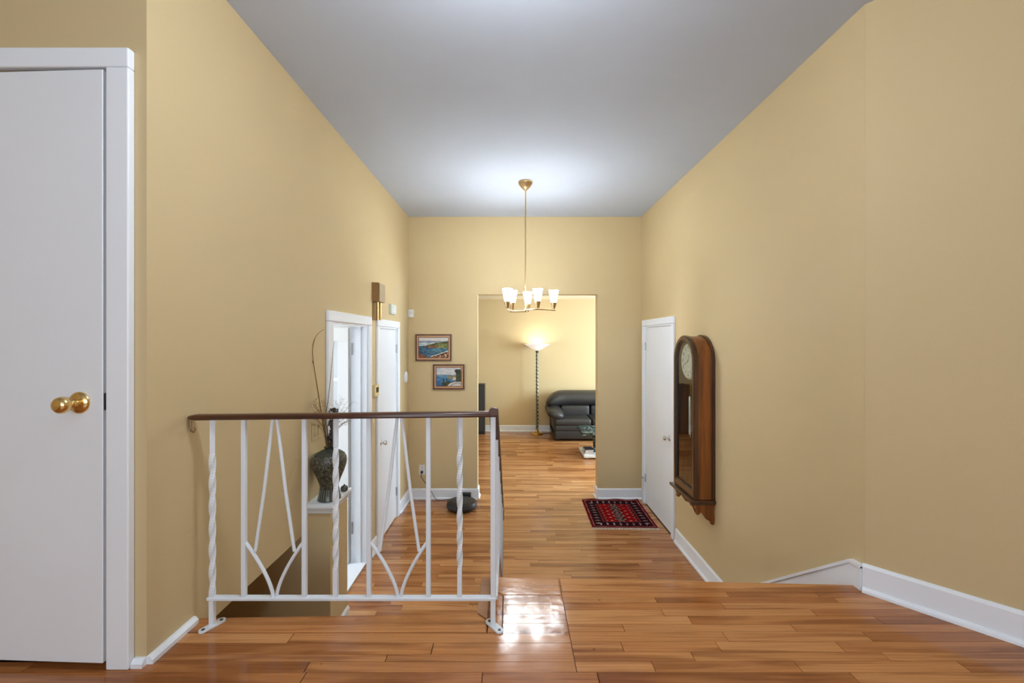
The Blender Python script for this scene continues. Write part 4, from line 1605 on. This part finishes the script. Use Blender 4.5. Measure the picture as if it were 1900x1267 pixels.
# gentle waves: the far end rises against the baseboard
me = pile.data
for v in me.vertices:
    t = max(0, (v.co.y - RL / 2 + 0.07) / 0.07)
    v.co.z += 0.006 * t * t * (1 + math.sin(v.co.x * 22)) + 0.0012 * math.sin(v.co.x * 17 + v.co.y * 9)
obj('backing', box_bm(-RW / 2, RW / 2, -RL / 2, RL / 2, 0.0005, 0.0065, bevel=0.002), plain('rug_edge', srgb(96, 14, 20), 0.95), rg)
for s in (-1, 1):
    bm = bmesh.new()
    n = 120
    for i in range(n):
        x = -RW / 2 + RW * (i + 0.5) / n
        l_ = 0.030 + random.uniform(-0.006, 0.008) if s < 0 else 0.018
        dx = random.uniform(-0.006, 0.010)
        z0 = 0.007
        y0 = s * RL / 2
        q = [(x - 0.0024, y0 - s * 0.003, z0), (x + 0.0024, y0 - s * 0.003, z0), (x + 0.0020 + dx, y0 + s * l_, 0.0015), (x - 0.0020 + dx, y0 + s * l_, 0.0015)]
        top = [bm.verts.new(p) for p in q]
        bot = [bm.verts.new((p[0], p[1], p[2] - 0.0012)) for p in q]
        bm.faces.new(top)
        bm.faces.new(bot[::-1])
        for k in range(4):
            bm.faces.new((top[k], bot[k], bot[(k + 1) % 4], top[(k + 1) % 4]))
    o = obj('fringe', bm, 'fringe', rg)
    o['kind'] = 'stuff'

# ------------------------------------------------------------------ vase with dried stems on the ledge
VX, VY, VZ = -1.116, 2.606, 0.9035
va = thing('vase', 'dark green carved ceramic vase on the white ledge', 'vase', (VX, VY, VZ))
bm = bmesh.new()
H = 0.308
prof = [(0.064, 0.0), (0.067, 0.004), (0.064, 0.012), (0.058, 0.040), (0.0535, 0.075)]
add_lathe(bm, prof, 48, caps=True)
obj('foot', bm, 'vase_plain', va, True)
bm = bmesh.new()
prof = [(0.0535, 0.075), (0.056, 0.095), (0.068, 0.130), (0.085, 0.170), (0.097, 0.205), (0.1015, 0.232), (0.0985, 0.256), (0.088, 0.276)]
add_lathe(bm, prof, 56, caps=False)
obj('body', bm, 'vase', va, True)
bm = bmesh.new()
prof = [(0.088, 0.276), (0.070, 0.290), (0.046, 0.300), (0.030, 0.304), (0.025, 0.309), (0.030, 0.316), (0.032, 0.319), (0.026, 0.320), (0.021, 0.312), (0.021, 0.28)]
add_lathe(bm, prof, 48, caps=False)
obj('neck', bm, 'vase_plain', va, True)
bm = bmesh.new()
for i in range(26):
    a = 2 * PI * i / 26
    pts = []
    for (r, z) in ((0.0665, 0.008), (0.0650, 0.014), (0.0590, 0.040), (0.0548, 0.070)):
        pts.append((r * math.cos(a), r * math.sin(a), z))
    add_tube(bm, pts, 0.0011, 4)
o = obj('carved_lines', bm, 'vase_line', va)
# stems
stems = thing('dried_stems', 'dried branches and fine grasses standing in the dark vase', 'dried plants', (VX, VY, VZ))
S791 = 791.67


def pp(px, py, dy=0.0):
    """offset from the vase base of a stem point measured near the vase's own depth"""
    d = VY + dy
    return Vector(((px - 952.6) * d / S791 - VX, dy, EYE - (py - 630) * d / S791 - VZ))


def curve(pts, n=7):
    out = []
    P_ = [Vector(p) for p in pts]
    for i in range(len(P_) - 1):
        p0, p1, p2, p3 = [P_[min(max(k, 0), len(P_) - 1)] for k in (i - 1, i, i + 1, i + 2)]
        for k in range(n):
            t = k / n
            out.append(0.5 * ((2 * p1) + (-p0 + p2) * t + (2 * p0 - 5 * p1 + 4 * p2 - p3) * t * t + (-p0 + 3 * p1 - 3 * p2 + p3) * t ** 3))
    out.append(P_[-1])
    return out


def stem(name, pts, r0, r1, mat, par=stems):
    c = curve(pts)
    bm = bmesh.new()
    n = len(c)
    add_tube(bm, c, [r0 + (r1 - r0) * i / (n - 1) for i in range(n)], 6)
    return obj(name, bm, mat, par, True)


mouth = Vector((0.0, 0.0, 0.29))
stem('branch', [mouth + Vector((-0.006, 0, 0)), pp(603, 790), pp(598, 762), pp(590, 710), pp(584, 670), pp(583, 645), pp(590, 622), pp(604, 611, -0.02)], 0.0042, 0.0010, 'twig')
stem('branch', [pp(584, 675), pp(580, 664), pp(577, 657), pp(580, 648), pp(586, 628)], 0.0017, 0.0008, 'twig')
stem('branch', [mouth + Vector((0.004, 0, 0)), pp(610, 800), pp(606, 775), pp(611, 745, 0.02), pp(617, 690, 0.03), pp(620, 655, 0.03), pp(623, 632, 0.03)], 0.0034, 0.0008, 'twig')
stem('branch', [mouth + Vector((-0.010, 0, 0)), pp(606, 812), pp(605, 785), pp(600, 770)], 0.0030, 0.0020, 'twig')
# straw bending low to the left
stem('straw_blade', [mouth + Vector((-0.008, -0.004, 0.026)), pp(590, 839, -0.05), pp(572, 848, -0.13), pp(556, 858, -0.22), pp(546, 872, -0.26), pp(539, 892, -0.28)], 0.0016, 0.0007, 'straw')
stem('straw_blade', [mouth + Vector((-0.008, -0.004, 0.026)), pp(588, 840, -0.06), pp(566, 850, -0.15), pp(548, 853, -0.22), pp(542, 853, -0.24)], 0.0014, 0.0006, 'straw')
# dark plume: a bundle of drooping dark leaves round a thick stalk
pl = stem('plume', [mouth + Vector((0.012, 0, 0)), pp(617, 812), pp(620, 790), pp(622, 768), pp(621, 757)], 0.006, 0.008, 'feather')
rr = random.Random(5)
bm = bmesh.new()
for i in range(150):
    t = rr.random()
    base = mouth.lerp(pp(622, 760), t) + Vector((0.012 * (1 - t), 0, 0))
    a = rr.uniform(0, 2 * PI)
    out = Vector((math.cos(a), math.sin(a), 0))
    ln = rr.uniform(0.030, 0.052)
    w_ = rr.uniform(0.006, 0.011)
    side = Vector((-math.sin(a), math.cos(a), 0)) * w_
    p0, p1, p2 = base, base + out * ln * 0.55 + Vector((0, 0, 0.012)), base + out * ln * 0.72 + Vector((0, 0, -ln * 0.3))
    v = [bm.verts.new(q) for q in (p0 - side * 0.4, p0 + side * 0.4, p1 + side, p1 - side, p2)]
    bm.faces.new((v[0], v[1], v[2], v[3]))
    bm.faces.new((v[3], v[2], v[4]))
lv = obj('plume_leaves', bm, 'feather', stems)
lv['kind'] = 'stuff'
# fine airy grass: branching hair-thin stalks
bm = bmesh.new()
for i in range(46):
    left = i % 2 == 0
    tip = pp(rr.uniform(562, 604) if left else rr.uniform(622, 664), rr.uniform(738, 792), rr.uniform(-0.04, 0.05))
    if left:
        tip.x = max(tip.x, XL + 0.012 - VX)
    mid = mouth.lerp(tip, 0.45) + Vector((0, 0, 0.05 + 0.02 * rr.random()))
    c = curve([mouth, mid, tip], 6)
    add_tube(bm, c, [0.0007] * len(c), 3)
    for k in range(5):
        b0 = c[rr.randrange(6, len(c) - 1)]
        e_ = b0 + Vector((rr.uniform(-0.05, 0.05), rr.uniform(-0.03, 0.03), rr.uniform(-0.01, 0.035)))
        e_.x = max(e_.x, XL + 0.006 - VX)
        m_ = b0.lerp(e_, 0.5) + Vector((0, 0, 0.010))
        add_tube(bm, [b0, m_, e_], [0.00055, 0.0005, 0.0004], 3)
gr = obj('fine_grass', bm, 'twig', stems)
gr['kind'] = 'stuff'
# small dark ornament beside the vase
orn = thing('dark_ornament', 'small dark round ornament on the ledge beside the vase', 'ornament', (-1.079, 2.745, VZ))
bm = bmesh.new()
add_lathe(bm, [(0.012, 0.0), (0.019, 0.004), (0.0225, 0.014), (0.0215, 0.024), (0.014, 0.033), (0.004, 0.037)], 24, mod=lambda a, h: 1 + 0.06 * math.cos(8 * a))
obj('shell', bm, 'vase', orn, True)
bm = bmesh.new()
add_lathe(bm, [(0.004, 0.036), (0.006, 0.039), (0.003, 0.043)], 12)
obj('top_knob', bm, 'vase_plain', orn, True)

# ------------------------------------------------------------------ living room
# floor lamp
LX, LY = 0.500, 8.50
lp = thing('floor_lamp', 'torchiere floor lamp with fluted glass bowl and twisted pole', 'floor lamp', (LX, LY, 0))
bm = bmesh.new()
add_lathe(bm, [(0.128, 0.0), (0.130, 0.012), (0.118, 0.022), (0.060, 0.036), (0.034, 0.048), (0.026, 0.070), (0.030, 0.082), (0.018, 0.092)], 8)
obj('base', bm, 'brass', lp)
bm = bmesh.new()
nseg, nn = 150, 12
rings = []
for i in range(nseg + 1):
    z = 0.09 + (1.625 - 0.09) * i / nseg
    ring = []
    for j in range(nn):
        a = 2 * PI * j / nn
        rr_ = 0.0215 * (1 + 0.28 * math.cos(3 * (a - z * 2 * PI * 4.6)))
        ring.append(bm.verts.new((rr_ * math.cos(a), rr_ * math.sin(a), z)))
    rings.append(ring)
for a, b in zip(rings, rings[1:]):
    for j in range(nn):
        bm.faces.new((a[j], a[(j + 1) % nn], b[(j + 1) % nn], b[j]))
obj('twisted_pole', bm, plain('pewter_pole', (0.16, 0.19, 0.18, 1), 0.25, metal=0.8), lp, True, angle=80)
bm = bmesh.new()
add_lathe(bm, [(0.020, 1.61), (0.030, 1.625), (0.026, 1.64), (0.040, 1.655), (0.044, 1.662), (0.020, 1.664)], 24)
obj('shade_cup', bm, 'steel_dark', lp, True)
bm = bmesh.new()
flute = lambda a, h: 1 + 0.030 * math.cos(28 * a) * min(1, max(0, (h - 1.655) / 0.08))
add_lathe(bm, [(0.040, 1.657), (0.095, 1.690), (0.170, 1.738), (0.252, 1.786), (0.249, 1.789), (0.166, 1.742), (0.090, 1.695), (0.036, 1.661)], 112, mod=flute, caps=False)
obj('glass_bowl', bm, 'lamp_shade', lp, True)
ld = bpy.data.lights.new('floor_lamp_bulb', 'POINT')
ld.energy = 2.3
ld.color = (1.0, 0.93, 0.80)
ld.shadow_soft_size = 0.04
lo = bpy.data.objects.new('floor_lamp_bulb', ld)
C.objects.link(lo)
lo.parent = lp
lo.location = (0, 0, 1.740)
bm = bmesh.new()
add_tube(bm, curve([(0.10, 0.02, 0.006), (0.18, 0.03, 0.004), (0.24, 0.06, 0.004), (0.30, 0.10, 0.004)], 5), 0.004, 6)
obj('lamp_cord', bm, 'cord', lp, True)

# tall dark loudspeaker at the left of the opening
sk = thing('loudspeaker', 'tall black loudspeaker tower half hidden by the left jamb of the opening', 'loudspeaker', (-0.650, 8.56, 0))
obj('cabinet', box_bm(-0.105, 0.105, -0.10, 0.16, 0.012, 0.985, bevel=0.004), 'black', sk)
obj('grille', box_bm(-0.092, 0.086, -0.112, -0.10, 0.06, 0.965, bevel=0.004, seg=2), 'black2', sk)
obj('plinth', box_bm(-0.115, 0.112, -0.11, 0.165, 0.0, 0.012, bevel=0.002), 'black', sk)

# leather sofa


def soft(bm_fn, name, mat, parent, sub=2, wob=0.0, seed=0):
    bm = bm_fn
    o = obj(name, bm, mat, parent, True, angle=180)
    md = o.modifiers.new('s', 'SUBSURF')
    md.levels = md.render_levels = sub
    return o


def pillow(x0, x1, y0, y1, z0, z1, cr=0.35):
    """rounded cushion cage for subdivision"""
    bm = bmesh.new()
    add_box(bm, x0, x1, y0, y1, z0, z1)
    w = min(x1 - x0, y1 - y0, z1 - z0) * cr * 0.5
    bmesh.ops.bevel(bm, geom=list(bm.edges), offset=w, segments=2, profile=0.6, affect='EDGES')
    return bm


def profile_loft(sections):
    bm = bmesh.new()
    rings = [[bm.verts.new(p) for p in s] for s in sections]
    n = len(rings[0])
    for a, b in zip(rings, rings[1:]):
        for j in range(n):
            bm.faces.new((a[j], a[(j + 1) % n], b[(j + 1) % n], b[j]))
    bm.faces.new(rings[0][::-1])
    bm.faces.new(rings[-1])
    return bm


sf = thing('sofa', 'dark grey leather sofa with fat padded backrest against the far wall', 'sofa', (0.77, 7.86, 0))
SW = 2.10
# local: x 0..SW along the sofa, y 0 (front) .. 0.86 (back)
obj('base', box_bm(0.0, SW, 0.03, 0.84, 0.03, 0.22, bevel=0.02, seg=3), 'leather', sf, True)
obj('front_panel', box_bm(0.02, SW - 0.02, 0.0, 0.10, 0.04, 0.20, bevel=0.02, seg=3), 'leather', sf, True)
obj('seat_rail', box_bm(0.015, SW - 0.015, -0.015, 0.30, 0.185, 0.305, bevel=0.035, seg=4), 'leather', sf, True)
for fx in (0.06, SW - 0.06):
    for fy in (0.08, 0.78):
        bm = bmesh.new()
        add_lathe(bm, [(0.022, 0.0), (0.025, 0.01), (0.025, 0.035)], 14, (fx, fy, 0))
        obj('foot', bm, 'black', sf, True)
sx0 = 0.0
sw3 = SW / 3
for i in range(3):
    soft(pillow(i * sw3 + 0.004 + (0.01 if i == 0 else 0), (i + 1) * sw3 - 0.004, -0.035, 0.60, 0.290, 0.420, 0.75), 'seat_cushion', 'leather', sf)
    soft(pillow(0.17 + i * (SW - 0.34) / 3 + 0.003, 0.17 + (i + 1) * (SW - 0.34) / 3 - 0.003, 0.46, 0.66, 0.37, 0.61, 0.6), 'lumbar_cushion', 'leather', sf)
# fat rolled top of the backrest with drooping ends
secs = []
for i in range(15):
    t = i / 14
    x = -0.115 + (SW + 0.23) * t
    e = abs(t - 0.5) * 2
    end = max(0, (e - 0.80) / 0.20)
    s = math.sqrt(max(0.05, 1 - end ** 2.2))
    top = 0.878 - 0.19 * end ** 2
    bot = 0.585 - 0.030 * end
    fy, by = 0.37 - 0.20 * end, 0.82
    mz, my = (top + bot) / 2, (fy + by) / 2
    hz, hy = (top - bot) / 2, (by - fy) / 2
    sec = []
    for j in range(12):
        a = 2 * PI * j / 12
        c_, s_ = math.cos(a), math.sin(a)
        k_ = 1 / (abs(c_) ** 3 + abs(s_) ** 3) ** (1 / 3)
        sec.append((x, my + hy * (0.5 + 0.5 * s) * c_ * k_, mz + hz * (0.62 + 0.38 * s) * s_ * k_))
    secs.append(sec)
soft(profile_loft(secs), 'backrest', 'leather', sf, 1)
obj('back_frame', box_bm(0.0, SW, 0.62, 0.85, 0.12, 0.66, bevel=0.03, seg=3), 'leather', sf, True)
for s in (0, 1):
    x0a, x1a = (-0.125, 0.215) if s == 0 else (SW - 0.215, SW + 0.125)
    secs = []
    for i in range(9):
        t = i / 8
        y_ = -0.02 + 0.72 * t
        e = max(0, 1 - t / 0.30)
        k_ = math.sqrt(max(0.12, 1 - e ** 2))
        mx_, mz_ = (x0a + x1a) / 2, 0.475 + 0.035 * t
        hx, hz = (x1a - x0a) / 2 * (0.70 + 0.30 * k_), 0.100 * (0.45 + 0.55 * k_) + 0.03 * t
        sec = []
        for j in range(12):
            a = 2 * PI * j / 12
            sec.append((mx_ + hx * math.cos(a), y_, mz_ + hz * math.sin(a) - 0.025 * math.cos(a) * (1 if s == 0 else -1)))
        secs.append(sec)
    soft(profile_loft(secs), 'armrest', 'leather', sf, 1)
    xa, xb_ = (0.0, 0.09) if s == 0 else (SW - 0.09, SW)
    obj('arm_side', box_bm(xa, xb_, 0.02, 0.80, 0.10, 0.44, bevel=0.03, seg=3), 'leather', sf, True)

# marble coffee table with books
ct = thing('coffee_table', 'marble topped coffee table in front of the sofa', 'coffee table', (1.10, 6.66, 0))
TW, TD = 1.15, 0.60
obj('table_top', box_bm(0, TW, 0, TD, 0.375, 0.420, bevel=0.006, seg=2), 'marble', ct)
for px_ in (0.24, TW - 0.24):
    bm = bmesh.new()
    add_lathe(bm, [(0.060, 0.055), (0.042, 0.085), (0.036, 0.16), (0.044, 0.24), (0.070, 0.30), (0.080, 0.335), (0.060, 0.374)], 28, (px_ + 0.02, TD / 2, 0))
    obj('pedestal', bm, 'marble', ct, True)
obj('lower_shelf', box_bm(0.03, TW - 0.03, 0.04, TD - 0.04, 0.018, 0.056, bevel=0.004), 'book_w', ct)
for fx in (0.09, TW - 0.09):
    for fy in (0.09, TD - 0.09):
        bm = bmesh.new()
        add_lathe(bm, [(0.020, 0.0), (0.024, 0.006), (0.024, 0.019)], 14, (fx, fy, 0))
        obj('foot', bm, 'book_w', ct, True)
zb0 = 0.0565
for i, (h_, mat_, dx, rz, lab) in enumerate(((0.026, 'book_w', 0.045, 3, 'white book at the bottom of the stack under the marble table'),
                                             (0.020, 'book_d', 0.055, -2, 'navy book second from the bottom under the marble table'),
                                             (0.018, 'book_w', 0.060, 5, 'white book in the middle of the stack under the marble table'),
                                             (0.016, 'book_d', 0.065, 1, 'thin navy book on top of the stack under the marble table'))):
    bk = thing('book', lab, 'book', (1.10 + dx, 6.73, zb0), math.radians(rz), 'books stacked under the marble table')
    w_, d_ = 0.13, 0.22
    obj('pages', box_bm(0.004, w_ - 0.003, 0.003, d_ - 0.003, 0.002, h_ - 0.002), 'book_w', bk)
    bm = bmesh.new()
    add_box(bm, 0, w_, 0, d_, 0, 0.002)
    add_box(bm, 0, w_, 0, d_, h_ - 0.002, h_)
    add_box(bm, 0, 0.003, 0, d_, 0.002, h_ - 0.002)
    obj('cover', bm, mat_, bk)
    zb0 += h_ + 0.0003
